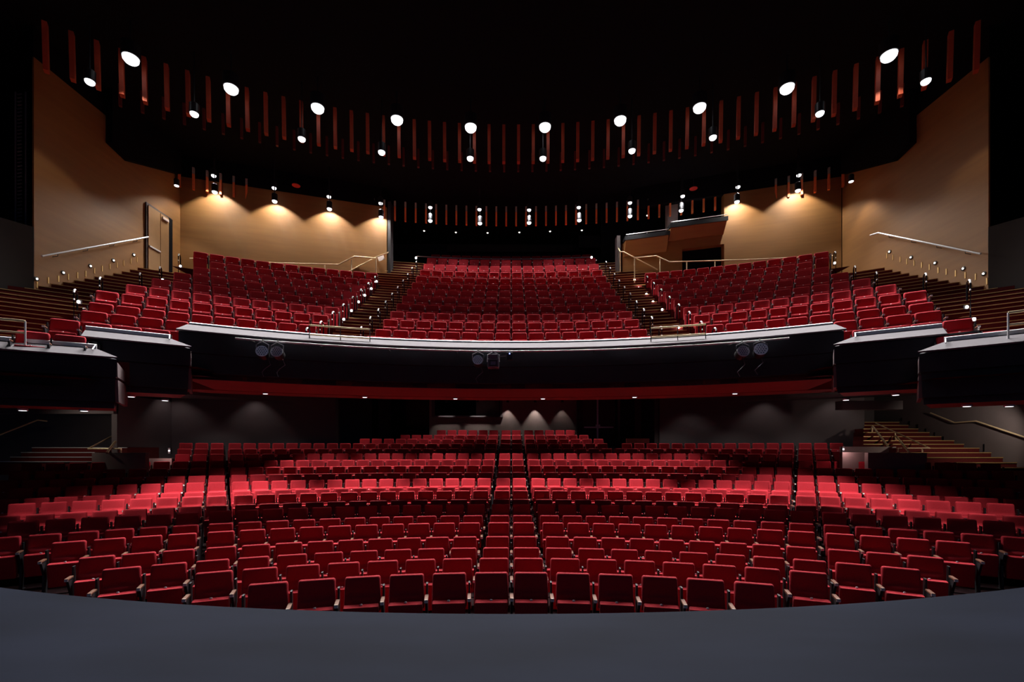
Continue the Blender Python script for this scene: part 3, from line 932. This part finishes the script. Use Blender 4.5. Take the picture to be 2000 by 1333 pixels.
# ---------------------------------------------------------------- lighting bar and lanterns on the balcony front
def bar_pt(px, py, Yc=13.1): 
    x, y = arc_px(px, Yc, KF); return Vector((x, y, 0))
zbar = EYE + (HY - 686.5) * 13.1 / F
root = empty('lighting_bar', (0, 13.1, zbar))
pts = []
for i in range(41):
    px = 461 + (1543 - 461) * i / 40
    p = bar_pt(px, 0); pts.append(Vector((p.x, p.y, zbar)) - root.location)
MB().tube(pts, .024).build('pipe', M['steel'], root)
for i in range(1, 41, 5):
    p = pts[i]; MB().tube([p, p + Vector((0, .35 * 1, -.02))], .015, 6).build('bracket', M['black_metal'], root)
tag(root, 'long curved silver lighting pipe hung before the balcony front', 'pipe')
def par(px, py, lab, Yc=13.0, r=.145, tilt=0.25, yaw=0.0):
    x, y = arc_px(px, Yc, KF); z = EYE + (HY - py) * y / F
    root = empty('stage_lantern', (x, y, z))
    R = Matrix.Rotation(yaw, 4, 'Z') @ Matrix.Rotation(PI / 2 - tilt, 4, 'X')
    MB().lathe([(r * .55, -.28), (r * .95, -.2), (r, .02), (r * .97, .05), (r * .86, .05), (r * .86, .01)], 20, mtx=R).build('housing', M['black_metal'], root, smooth=False)
    MB().lathe([(r * .98, .045), (r * 1.03, .05), (r * 1.03, .06), (r * .9, .06)], 20, mtx=R).build('front_ring', M['steel'], root)
    lensmb = MB()
    for i in range(-2, 3):
        for j in range(-2, 3):
            cx, cy = i * r * .36 + (j % 2) * r * .18, j * r * .32
            if math.hypot(cx, cy) < r * .78:
                lensmb.lathe([(r * .15, .03), (r * .15, .055), (r * .08, .065), (.002, .067)], 8, mtx=R @ Matrix.Translation((cx, cy, 0)))
    lensmb.build('led_cluster', M['lens'], root)
    hz = zbar - z
    MB().tube([(-r * 1.1, 0, 0), (-r * 1.1, 0, hz * .6), (0, 0, hz * .85), (r * 1.1, 0, hz * .6), (r * 1.1, 0, 0)], .012, 6).build('yoke', M['grey_box'], root)
    MB().tube([(0, 0, hz * .8), (0, .05, hz + .03)], .02, 6).build('hook_clamp', M['black_metal'], root)
    cz = [(r * .3, .12, -.05), (r * .9, .15, -.3), (0, .1, -.42), (-r * .5, .12, -.5), (-.02, .1, -.62)]
    MB().tube(cz, .009, 5).build('cable', M['grey_box'], root)
    tag(root, lab, 'stage light', 'stage lanterns on the balcony front bar')
par(514, 688, 'round LED stage lantern at the far left of the balcony bar', yaw=.3)
par(543, 689, 'round LED stage lantern beside the leftmost one on the balcony bar', yaw=.15)
par(935, 705, 'round LED stage lantern left of the square one at the middle of the bar', r=.14)
par(1452, 688, 'round LED stage lantern with bright lens on the right of the bar', r=.15, yaw=-.1)
par(1487, 684, 'rightmost round LED stage lantern on the balcony bar', r=.16, yaw=-.35)
x, y = arc_px(965, 13.0, KF); z = EYE + (HY - 706) * y / F
root = empty('projector', (x, y, z))
MB().box((-.16, -.05, -.18), (.16, .3, .06)).build('housing', M['grey_box'], root, bevel=.015)
MB().box((-.14, -.02, .07), (.14, .25, .20)).build('upper_case', M['grey_box'], root, bevel=.01)
MB().box((-.11, -.07, -.15), (.11, -.05, .02)).build('bezel', M['black_metal'], root)
MB().box((-.075, -.085, -.12), (.075, -.07, -.02)).build('lens', M['lens'], root)
MB().tube([(-.17, .1, 0), (-.17, .1, .2), (0, .1, zbar - z), (.17, .1, .2), (.17, .1, 0)], .014, 6).build('yoke', M['steel'], root)
tag(root, 'square grey lantern hanging at the middle of the balcony bar', 'stage light')
x, y = arc_px(997, 13.0, KF); z = EYE + (HY - 695) * y / F
root = empty('control_box', (x, y, z))
MB().box((-.09, -.03, -.12), (.09, .15, .08)).build('case', M['black_metal'], root, bevel=.01)
MB().lathe([(.018, .03), (.012, .04), (.002, .042)], 10, mtx=Matrix.Translation((0, 0, .05)) @ Matrix.Rotation(PI / 2, 4, 'X')).build('indicator', M['blue_led'], root)
MB().tube([(0, .05, .06), (.0, .06, zbar - z)], .012, 6).build('clamp', M['steel'], root)
MB().tube([(-.1, .05, 0), (-.3, .06, -.02), (-.38, .06, .05), (-.5, .06, zbar - z)], .009, 5).build('cable', M['grey_box'], root)
tag(root, 'small black control box with blue light right of the square lantern', 'box')

# ---------------------------------------------------------------- under the balcony: soffit downlights
def soffit_light(px, py, lab, W=UNDER_W, Y=None, z=None, on=True, size=74, r=.085, grp='downlights in the red soffit', aim=None):
    zz = z if z is not None else z_sl
    Y = Y or (zz - EYE) * F / (HY - py)
    X = (px - 1000) * Y / F
    root = empty('soffit_downlight', (X, Y, zz))
    MB().lathe([(r, -.03), (r, .012), (r * .8, .012), (r * .8, -.02)], 16).build('trim_ring', M['steel'], root)
    MB().lathe([(r * .75, -.034), (r * .70, -.028)], 16).build('lens', M['glow_mid'], root)
    if on: spot('soffit_lamp', (0, 0, -.06), W, size, .6, (1, .93, .86), .05, parent=root, aim=(Vector((0, 0, -.06)) + Vector(aim)) if aim else None)
    tag(root, lab, 'light', grp)
for k, (px, py) in enumerate([(520, 768), (714, 775), (891, 778), (1062, 778), (1241, 775), (1437, 768)]):
    soffit_light(px, py, 'small downlight in the slot of the red soffit, %s from left' % ordw(k + 1))
for px, py, T, lab in ((258, 773.5, s2l, 'left'), (324, 781, s2l, 'left'), (46, 800, s3l, 'lowest left'), (166, 801, s3l, 'lowest left'),
                 (1654, 780, s2r, 'right'), (1751, 770, s2r, 'right'), (1890, 792, s3r, 'lowest right'), (1973, 792, s3r, 'lowest right')):
    soffit_light(px, py, 'small downlight under the %s balcony section, at the %s' % (lab, 'outer part' if px in (258, 46, 1751, 1973) else 'inner part'), z=T[4] - .01, W=UNDER_W * (.14 if 'lowest' in lab else .5), size=70, aim=(0, .6, -1))
# second row of downlights hidden up in the recess behind
for k, px in enumerate([380, 500, 625, 745, 865, 988, 1110, 1225, 1340, 1470, 1600]):
    x, y = arc_px(px, 18.5, KF)
    root = empty('recess_downlight', (x, y, z_fb + .62))
    MB().lathe([(.1, -.02), (.1, .1), (.07, .1), (.07, -.01)], 14).build('can', M['black_metal'], root)
    MB().lathe([(.06, .01), (.05, .02)], 14).build('lens', M['glow_mid'], root)
    spot('recess_lamp', (0, 0, -.03), UNDER_W * .6, 72, .6, (1, .93, .86), .05, parent=root)
    tag(root, 'recessed downlight above the rear stalls, %s from left' % ordw(k + 1), 'light', 'recessed downlights over the rear stalls')

for k, (px, Y, W) in enumerate([(420, 18.6, 130), (560, 19.6, 150), (700, 20.8, 150), (830, 22.0, 170), (900, 23.4, 220), (1000, 23.2, 260), (1100, 23.4, 220), (1180, 22.0, 170), (1300, 20.8, 150), (1440, 19.6, 150), (1580, 18.6, 130)]):
    x = (px - 1000) * Y / F
    root = empty('rear_downlight', (x, Y, z_fb + .9))
    MB().lathe([(.08, -.02), (.08, .1), (.05, .1), (.05, -.01)], 14).build('can', M['black_metal'], root)
    MB().lathe([(.045, .01), (.04, .02)], 14).build('lens', M['glow_soft'], root)
    spot('rear_stalls_lamp', (0, 0, -.03), W, 96, .7, (1, .93, .86), .05, parent=root)
    tag(root, 'recessed downlight above the last stalls rows, %s from left' % ordw(k + 1), 'light', 'recessed downlights over the last stalls rows')

# rear stalls walls
def wall_between(name, a, b, z0, z1, m, th=.2):
    mb = MB(); mb.prism([(a[0], a[1], z0), (b[0], b[1], z0), (b[0], b[1], z1), (a[0], a[1], z1)], (0, th, 0))
    return struct(name, mb, m)
WZ = z_fb + 1.6
def pl(px, Y): return ((px - 1000) * Y / F, Y)
YA, YB = 19.45, 22.6
wall_between('wall_stalls_left', pl(337, YA), pl(657, YB), 1.2, WZ, M['taupe'])
wall_between('wall_stalls_right', pl(1290, YB), pl(1690, YA), 1.2, WZ, M['taupe'])
# side wall returning towards the stage on the left
xA = pl(337, YA)[0]
mb = MB(); mb.box((xA - .2, 16.75, 1.2), (xA, YA, z_fb + .2)); mb.box((-19.5, 16.6, EYE + 1.2), (xA, 16.8, EYE + 2.0))
struct('wall_stalls_side', mb, M['taupe'])
mb = MB()
a = pl(247, 18.0)
mb.box((-21, 19.6, -1), (xA - .2, 19.8, 6)); mb.box((20.8, 10, -1), (21, 30, 6)); mb.box((-21, 10, -1), (-20.8, 20, 6))
mb.box((17.05, 12.0, -1), (17.2, 21.5, 5.6)); mb.box((14, 21.4, -1), (17.2, 21.6, 6))
struct('wall_vestibule', mb, M['block'] if False else M['taupe'])
# dark fins / curtain legs between the side walls and the middle bay
for px0, px1, Y, m, lab in ((657, 663, 22.6, 'darkdoor', 'left'), (728, 738, 24.5, 'black', 'left inner'), (766, 792, 25.5, 'black', 'left middle'), (1208, 1213, 25, 'taupe', 'right inner'), (1242, 1254, 24, 'darkdoor', 'right middle'), (1280, 1290, 22.7, 'darkdoor', 'right')):
    a, b = pl(px0, Y), pl(px1, Y)
    mb = MB(); mb.box((a[0], Y, 1.5), (b[0], Y + .25, WZ))
    o = mb.build('wall_pilaster', M[m]); tag(o, 'dark vertical pilaster at the %s of the rear stalls wall' % lab, 'pilaster')
wall_between('wall_rear_left', pl(655, 25.2), pl(845, 26.8), 1.5, WZ, M['darkwall'])
wall_between('wall_rear_right', pl(1196, 26.9), pl(1295, 24.6), 1.5, WZ, M['darkwall'])
YR = 26.6
mb = MB(); mb.box((-22, 30.6, -1), (22, 30.8, CZ)); struct('wall_rear_backdrop', mb, M['black'])
mb = MB()
def rb(x0, y0, x1, y1, Y=YR, th=.2, mbb=None, d=0):
    a = P(x0, y1, Y); b = P(x1, y0, Y); (mbb or mb).box((a.x, Y + d, a.z), (b.x, Y + d + th, b.z))
rb(840, 815, 982, 872); rb(982, 740, 1130, 872); rb(840, 740, 850, 815)
struct('wall_rear', mb, M['block'])
mb = MB(); rb(820, 740, 1010, 825, th=.05, d=.9); struct('window_1', mb, M['black'])
mb = MB(); rb(930, 770, 976, 816, th=.05, d=.6); struct('wall_booth_inner', mb, M['taupe'])
mb = MB(); rb(846, 812.5, 984, 815.5, th=.12, d=-.1); rb(845, 740, 851, 814, th=.06, d=-.04); rb(978, 740, 983, 814, th=.06, d=-.04)
struct('window_2', mb, M['ledge'])
# double door with push bars at the right
root = empty('double_door', P(1169, 872, 25.8)[:])
def dbx(x0, y0, x1, y1, d0, d1, nm, m, par=None):
    a = P(x0, y1, 25.8) - root.location; b = P(x1, y0, 25.8) - root.location
    return MB().box((a.x, d0, a.z), (b.x, d1, b.z)).build(nm, m, par or root)
dbx(1129, 745, 1140, 872, -.02, .2, 'door_frame', M['darkwall'])
l1 = dbx(1140, 750, 1167, 872, 0, .06, 'door_leaf', M['darkdoor']); l2 = dbx(1170, 750, 1203, 872, 0, .06, 'door_leaf', M['darkdoor'])
dbx(1167, 745, 1170, 872, -.05, .06, 'centre_post', M['steel'])
dbx(1142, 834, 1166, 836.5, -.12, -.06, 'push_bar', M['steel'], l1); dbx(1171, 834, 1199, 836.5, -.12, -.06, 'push_bar', M['steel'], l2)
dbx(1164.5, 830, 1167, 837, -.12, 0, 'bar_latch', M['steel'], l1); dbx(1170.5, 830, 1173, 837, -.12, 0, 'bar_latch', M['steel'], l2)
tag(root, 'dark double door with steel push bars behind the rear stalls', 'door')
mb = MB(); rb(1226, 857, 1270, 866, Y=22.3, th=.2)
o = mb.build('low_partition', M['carpet']); tag(o, 'low dark red partition behind the last right-hand stalls row', 'partition')
# small washers on the rear wall
for px, W in ((993, 45), (1047, 60), (1100, 12), (935, 90), (873, 60)):
    p = P(px, 770, YR - .28)
    root = empty('rear_wall_light', (p.x, p.y, z_fb + .85))
    MB().lathe([(.07, -.02), (.07, .12), (.05, .12), (.05, -.01)], 12).build('can', M['black_metal'], root)
    MB().lathe([(.045, .0), (.04, .01)], 12).build('lens', M['glow_soft'], root)
    spot('rear_lamp', (0, 0, -.03), W * 1.3, 70, .4, (1, .88, .80), .04, parent=root)
    tag(root, 'small can light washing the rear stalls wall, above pixel of seats', 'light', 'rear wall washers')
    root['label'] = {993: 'small can light washing the rear wall, right of the booth window', 1047: 'small can light washing the rear wall, second right of the window', 1100: 'small can light nearest the double door', 935: 'small can light over the right part of the booth window', 873: 'small can light over the left part of the booth window'}[px]
# wall downlights washing the taupe side panels
for px, Y in ((500, 20.4), (345, 18.9), (1350, 21.0), (1500, 20.2), (1640, 19.2)):
    x = (px - 1000) * Y / F
    spot('panel_lamp', (x, Y, z_fb + .9), 22, 95, .6, (1, .86, .8), .05, aim=(x, Y + .3, 0))
# ---------------------------------------------------------------- stairs in the stalls corners
def straight_flight(name, lab, nos, Wd, m_nose='nosing'):
    """nos: list of (x0, x1, Y, z) nosing lines from low to high"""
    root = empty(name, (0, 0, 0)); st = MB()
    for i, (x0, x1, Y, z) in enumerate(nos):
        Yn = nos[i + 1][2] if i < len(nos) - 1 else Y + 1.5
        zp = nos[i - 1][3] if i > 0 else z - .16
        st.box((x0, Y, zp - .3), (x1, Yn + .02, z))
        MB().box((x0, Y - .015, z - .02), (x1, Y + .03, z + .006)).build('nosing', M[m_nose], root)
    st.build('carpeted_steps', M['carpet'], root)
    return tag(root, lab, 'stairs')
nos = []
ys = [914, 904, 894, 884.5, 875.5, 868, 861, 853, 845, 838, 831, 825]
pxr = [2010, 1985, 1958, 1935, 1912, 1852 + 30, 1863, 1838, 1815, 1793, 1774, 1756]
pxl = [1900, 1870, 1812, 1752, 1752, 1688, 1688, 1688, 1688, 1688, 1688, 1688]
for y, a, b in zip(ys, pxl, pxr):
    Y = 17.0 * F / (b - 1000)
    nos.append(((a - 1000) * Y / F, 17.04, Y, EYE + (HY - y) * Y / F))
straight_flight('corner_stairs', 'brass-edged maroon stairs climbing in the right corner behind the stalls', nos, 2)
nos = []
for y, Y, a, b in ((902, 15.6, 0, 185), (893, 16.0, 22, 185), (884, 16.4, 43, 187), (874.5, 16.8, 64, 250)):
    nos.append(((a - 1000) * Y / F, (b - 1000) * Y / F, Y, EYE + (HY - y) * Y / F))
straight_flight('corner_stairs', 'dark pale-edged steps in the left corner behind the stalls', nos, 2, 'steel')
# low parapets by the corner stairs
def low_wall(x0, y0, x1, y1, Y, lab, th=.15):
    mb = MB(); a = P(x0, y1, Y); b = P(x1, y0, Y)
    mb.box((a.x, Y, a.z - .9), (b.x, Y + th, b.z))
    o = mb.build('low_wall', M['block']); tag(o, lab, 'wall')
low_wall(181, 885, 286, 896, 15.5, 'low grey-brown wall behind the left end of the side stalls')
low_wall(286, 896, 337, 902, 16.6, 'short low wall where the left side stalls meet the side panel')
low_wall(1647, 884, 1697, 898, 16.2, 'low grey-brown wall beside the lamp at the right stalls end')
low_wall(1647, 873, 1752, 884, 16.9, 'upper low wall behind the right side stalls')
low_wall(1697, 885, 1812, 898, 15.4, 'low grey wall below the right corner stairs')
for px, py, Y, lab, d in ((333, 881, 16.4, 'small lamp at the left end of the rear stalls rows', -1), (1648, 878, 16.0, 'small lamp at the right end of the rear stalls rows', 1)):
    root = empty('end_lamp', P(px, py, Y)[:])
    MB().box((-.04, -.02, -.1), (.04, .04, .1)).build('housing', M['black_metal'], root)
    MB().lathe([(.03, 0), (.02, .02), (.002, .022)], 10, mtx=Matrix.Translation((0, -.02, 0)) @ Matrix.Rotation(PI / 2, 4, 'X')).build('lens', M['glow_mid'], root)
    l = bpy.data.lights.new('end_lamp_light', 'POINT'); l.energy = 9; l.color = (1, .6, .6); l.shadow_soft_size = .03
    lo = bpy.data.objects.new('end_lamp_light', l); C.objects.link(lo); lo.parent = root; lo.location = (d * .15, -.05, 0)
    tag(root, lab, 'light')
# corner handrails
def R3(pp): return [P(*q) for q in pp]
rail_thing('stair_handrail', R3([(1712, 827, 19.0), (1817, 876, 16.4), (1756, 876, 16.2), (1756, 885, 16.2)]), 'long brass handrail of the right corner stairs folding back at its foot', r=.026, posts=[(P(1750, 846, 18.0), .5), (P(1803, 877, 16.4), .15)])
rail_thing('stair_handrail', R3([(1706, 833, 18.6), (1736, 872, 16.9)]), 'short steep brass handrail left on the right corner stairs', r=.034, posts=[(P(1705, 833, 18.6), .75)])
rail_thing('stair_handrail', R3([(1751, 852, 17.6), (1778, 885, 15.6)]), 'short steep brass handrail in the middle of the right corner stairs', r=.036, posts=[(P(1751, 853, 17.6), .5)])
def onwall(px, py): Y = 16.95 * F / (px - 1000); return P(px, py, Y)
rail_thing('wall_handrail', [onwall(1819, 807), onwall(1866, 826), onwall(1908, 823), onwall(2010, 857)], 'stepped handrail on the dark right wall above the corner stairs', r=.026)
rail_thing('stair_handrail', R3([(248, 838, 18.4), (174, 877, 15.9), (238, 877, 15.9), (238, 885, 15.9)]), 'brass handrail of the left corner folding back at its foot', r=.028, posts=[(P(233, 846, 17.9), .55)])
rail_thing('stair_handrail', R3([(227, 863, 16.4), (210, 885, 15.4)]), 'short thick pale handrail crossing the left corner rail', r=.04)
rail_thing('wall_handrail', R3([(-10, 854, 14.5), (75, 821, 16.6), (93, 823, 17.0)]), 'dim brass handrail on the dark wall at the far left', r=.026)
for k, (px, y0, y1) in enumerate([(1761, 817, 823), (1776, 823, 831), (1792, 829, 837), (1808, 838, 845), (1825, 845, 853), (1842, 853, 861), (1860, 861, 869), (1921, 868, 882)]):
    Y = 17.0 * F / (px - 1000)
    a = P(px, y0, Y); b = P(px, y1, Y)
    o = MB().box((-.012, -.02, 0), (0, .02, a.z - b.z)).build('wall_slot', M['black']); o.location = (17.04, Y, b.z)
    tag(o, 'dark upright slot in the right corner wall, %s down the stairs' % ordw(k + 1), 'vent', 'slots above the right corner stairs')
# red beams by the corners
mb = MB(); a = P(1648, 800, 16.8); b = P(1765, 783, 16.8); mb.box((a.x, 16.8, a.z), (b.x, 17.2, b.z))
o = struct('trim_beam', mb, M['taupe'])
spot('vestibule_fill', (15.9, 14.6, 4.05), 110, 120, .6, (1, .85, .7), .06, aim=(16.2, 17.5, 2.5))  # added spot without a fixture, brightens the right corner stairs
spot('vestibule_fill_left', (-15.4, 15.0, 3.85), 40, 130, .6, (1, .85, .7), .06, aim=(-15.2, 17.6, 2.0))  # added spot without a fixture, lifts the dark left corner

# ---------------------------------------------------------------- ceiling fins
def fin_mesh(w, dpt, h, lean, m, top=0.0):
    mb = MB()
    # leaning board: top edge nearer the stage
    mb.prism([(-w/2, 0, 0), (-w/2, dpt, 0), (-w/2, dpt - lean, h), (-w/2, -lean, h)], (w, 0, 0))
    return mb
def fins(Yc, k, spacing, nhalf, z0, h, w, dpt, lean, m, lab, grp, offs=0.5, topfrac=0.0, center=True, span=None):
    proto = empty('ceiling_fin')
    hb = h * (1 - topfrac)
    fin_mesh(w, dpt, hb, lean * (1 - topfrac), m).build('board', m, proto)
    if topfrac:
        t = fin_mesh(w, dpt, h * topfrac, lean * topfrac, m).build('grey_top', M['fin_top'], proto)
        t.location = (0, -lean * (1 - topfrac), hb)
        t['label'] = 'grey perforated top of the fin'
    items = []
    for i in range(-nhalf, nhalf):
        s = (i + offs) * spacing
        if span and not (span[0] <= s <= span[1]): continue
        items.append(s)
    for j, s in enumerate(items):
        o = proto if j == 0 else copy_tree(proto)
        x, y, th = arc_s(Yc, s, k)
        o.location = (x, y, z0); o.rotation_euler = (0, 0, -th * 1.0)
        tag(o, lab % ordw(j + 1), 'ceiling fin', grp)
    return items
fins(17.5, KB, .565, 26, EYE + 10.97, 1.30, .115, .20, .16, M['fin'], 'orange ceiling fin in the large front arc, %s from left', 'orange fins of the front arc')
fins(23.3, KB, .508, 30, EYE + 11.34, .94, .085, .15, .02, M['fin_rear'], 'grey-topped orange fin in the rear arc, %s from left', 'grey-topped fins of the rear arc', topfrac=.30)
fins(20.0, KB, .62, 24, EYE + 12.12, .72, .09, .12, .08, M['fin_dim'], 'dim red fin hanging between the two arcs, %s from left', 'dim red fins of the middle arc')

# ---------------------------------------------------------------- ceiling lamps
def cyl_lamp(px, py, Yc, name, lab, W, r, glow, size, blend, grp, h=.4, k=KB, aim_d=(0, 0, -1), hang=1.0, col=(1, .96, .93), Y=None, on=True):
    if Y: x, y = (px - 1000) * Y / F, Y
    else: x, y = arc_px(px, Yc, k)
    z = EYE + (HY - py) * y / F
    root = empty(name, (x, y, z))
    MB().lathe([(r * 1.05, .0), (r * 1.12, .02), (r * 1.12, h), (r * .5, h + .06), (r * .9, h), (r * .9, .02)], 20).build('housing', M['black_metal'], root)
    # domed lens that also shows from the side
    MB().lathe([(r * .98, .02), (r * .92, -r * .35), (r * .7, -r * .62), (r * .35, -r * .8), (.003, -r * .86)], 20).build('lens', glow, root, smooth=True)
    MB().tube([(0, 0, h), (0, 0, max(h + .05, CZ - z))], .02, 6).build('stem', M['black_metal'], root)
    if on and W > 0:
        t = None
        s = spot(name + '_beam', (0, 0, -r * 1.0), W, size, blend, col, max(.03, r * .6), parent=root)
        d = Vector(aim_d); s.rotation_euler = d.to_track_quat('-Z', 'Y').to_euler()
    tag(root, lab, 'light', grp)
big_l = [(257, 113), (453, 172), (622, 210), (777, 233), (921, 248), (1066, 247), (1213, 234), (1368, 209), (1539, 171), (1738, 107)]
for i, (px, py) in enumerate(big_l):
    cyl_lamp(px, py, 16.9, 'house_spotlight', 'large dazzling house spotlight in the front arc, %s from left' % ordw(i + 1), BIG_W, .22, M['glow'], 96, .8, 'large house spotlights', aim_d=(0, -.8, -1))
    if i in (0, 9):
        x, y = arc_px(px, 16.9, KB); spot('house_side_beam', (x, y, EYE + (HY - py) * y / F - .24), 120, 107, .12, (1, .86, .66), .06)
sm_l = [(177, 159), (381, 222), (591, 271), (747, 297), (920, 309), (1062, 309), (1236, 294), (1394, 268), (1603, 221), (1810, 158)]
for i, (px, py) in enumerate(sm_l):
    cyl_lamp(px, py, 17.3, 'fin_downlight', 'small white downlight between the front fins, %s from left' % ordw(i + 1), SMALL_W * (.4 if i in (0, 9) else 1), .13, M['glow'], 100, .5, 'small downlights of the front arc', h=.3)
up = [(419, 343), (537, 367), (644, 384), (745, 397), (842, 405), (938, 409), (1035, 410), (1132, 405), (1232, 396), (1335, 383), (1443, 365), (1562, 342)]
lo_ = [(421, 375), (538, 393), (645, 408), (746, 424), (842, 431), (939, 436), (1035, 435), (1133, 430), (1232, 422), (1332, 411), (1441, 394), (1560, 372)]
for i, (px, py) in enumerate(up):
    if i <= 3 or i >= 10:
        p = wp(px, py, .5)
        cyl_lamp(px, py, 0, 'wall_washer', 'can light washing the mustard wall, %s of the upper line of the rear arc' % ordw(i + 1), WASH_W, .10, M['glow_mid'], 112, .3, 'upper downlights of the rear arc', h=.25, Y=p.y, col=(1, .94, .85), aim_d=(0, .02, -1))
    else:
        cyl_lamp(px, py, 22.7, 'ring_downlight', 'small downlight in the upper line of the rear arc, %s from left' % ordw(i + 1), RING_W * .45, .10, M['glow_mid'], 156, .8, 'upper downlights of the rear arc', h=.25, aim_d=(0, -.35, -1))
for i, (px, py) in enumerate(lo_):
    if i <= 3 or i >= 10:
        p = wp(px, py, .9)
        cyl_lamp(px, py, 0, 'ring_downlight', 'can light at the lower line of the rear arc, %s from left' % ordw(i + 1), RING_W * .7, .11, M['glow_mid'], 78, .6, 'lower downlights of the rear arc', h=.3, Y=p.y, aim_d=(0, -.62, -1))
    else:
        cyl_lamp(px, py, 22.9, 'ring_downlight', 'can light at the lower line of the rear arc, %s from left' % ordw(i + 1), RING_W, .11, M['glow_mid'], 100, .6, 'lower downlights of the rear arc', h=.3, aim_d=(0, -.62, -1))
# single washer close to the right side wall
x = 14.0; p = P(1668, 352, 18.6)
root = empty('wall_washer', (13.95, 18.7, p.z))
MB().lathe([(.1, 0), (.1, .25), (.05, .3)], 14).build('housing', M['black_metal'], root)
MB().lathe([(.08, -.02), (.09, .01)], 14).build('lens', M['glow_mid'], root)
spot('wall_washer_beam', (0, 0, -.05), WASH_W * .3, 80, .45, (1, .88, .70), .06, parent=root)
tag(root, 'can light close to the right side wall near the corner', 'light')
root = empty('wall_washer', (-13.95, 19.0, p.z))
MB().lathe([(.1, 0), (.1, .25), (.05, .3)], 14).build('housing', M['black_metal'], root)
MB().lathe([(.08, -.02), (.09, .01)], 14).build('lens', M['glow_mid'], root)
spot('wall_washer_beam', (0, 0, -.05), WASH_W * .3, 80, .45, (1, .88, .70), .06, parent=root)
tag(root, 'can light close to the left side wall near the corner', 'light')
for i, (px, py) in enumerate([(830, 451), (892, 454), (954, 455), (1016, 454), (1076, 452), (1138, 450), (1201, 445), (1207, 445), (1266, 421)]):
    p = P(px, py, 26.0 if i < 8 else 24)
    root = empty('rear_pinlight', p[:])
    MB().lathe([(.055, 0), (.06, .02), (.06, .12), (.02, .14)], 12).build('housing', M['black_metal'], root)
    MB().lathe([(.05, -.0), (.035, -.03), (.002, -.04)], 12).build('lens', M['glow_soft'], root)
    tag(root, 'tiny white pin light over the back balcony rows, %s from left' % ordw(i + 1), 'light', 'tiny pin lights over the back rows')
for i, (px, py) in enumerate([(580, 363), (1356, 369)]):
    x, y = arc_px(px, 22.6, KB); z = EYE + (HY - py) * y / F
    root = empty('sprinkler_plate', (x, y, z))
    MB().lathe([(.18, 0), (.18, .02), (.1, .05), (.02, .06)], 18).build('disc', M['red_disc'], root)
    MB().tube([(0, 0, .05), (0, 0, .5)], .012, 6).build('stem', M['black_metal'], root)
    tag(root, 'round red disc hanging among the %s rear fins' % blockname[-1 if i == 0 else 1], 'ceiling disc', 'red ceiling discs')
# made-up bluish fill lights high behind the camera, for the seat fronts
for x in (-5, 0, 5):
    root = empty('work_light', (x, -1.5, CZ - .3))
    MB().box((-.3, -.15, 0), (.3, .15, .12)).build('housing', M['black_metal'], root)
    MB().box((-.26, -.12, -.02), (.26, .12, 0)).build('lens', M['glow_soft'], root)
    s = spot('work_light_beam', (0, 0, -.1), STAGE_W, 120, .8, (.42, .62, 1.0), .3, parent=root)
    s.rotation_euler = Vector((0, .55, -1)).to_track_quat('-Z', 'Y').to_euler()
    tag(root, 'added fill light high over the stage', 'light', 'added stage fill lights')
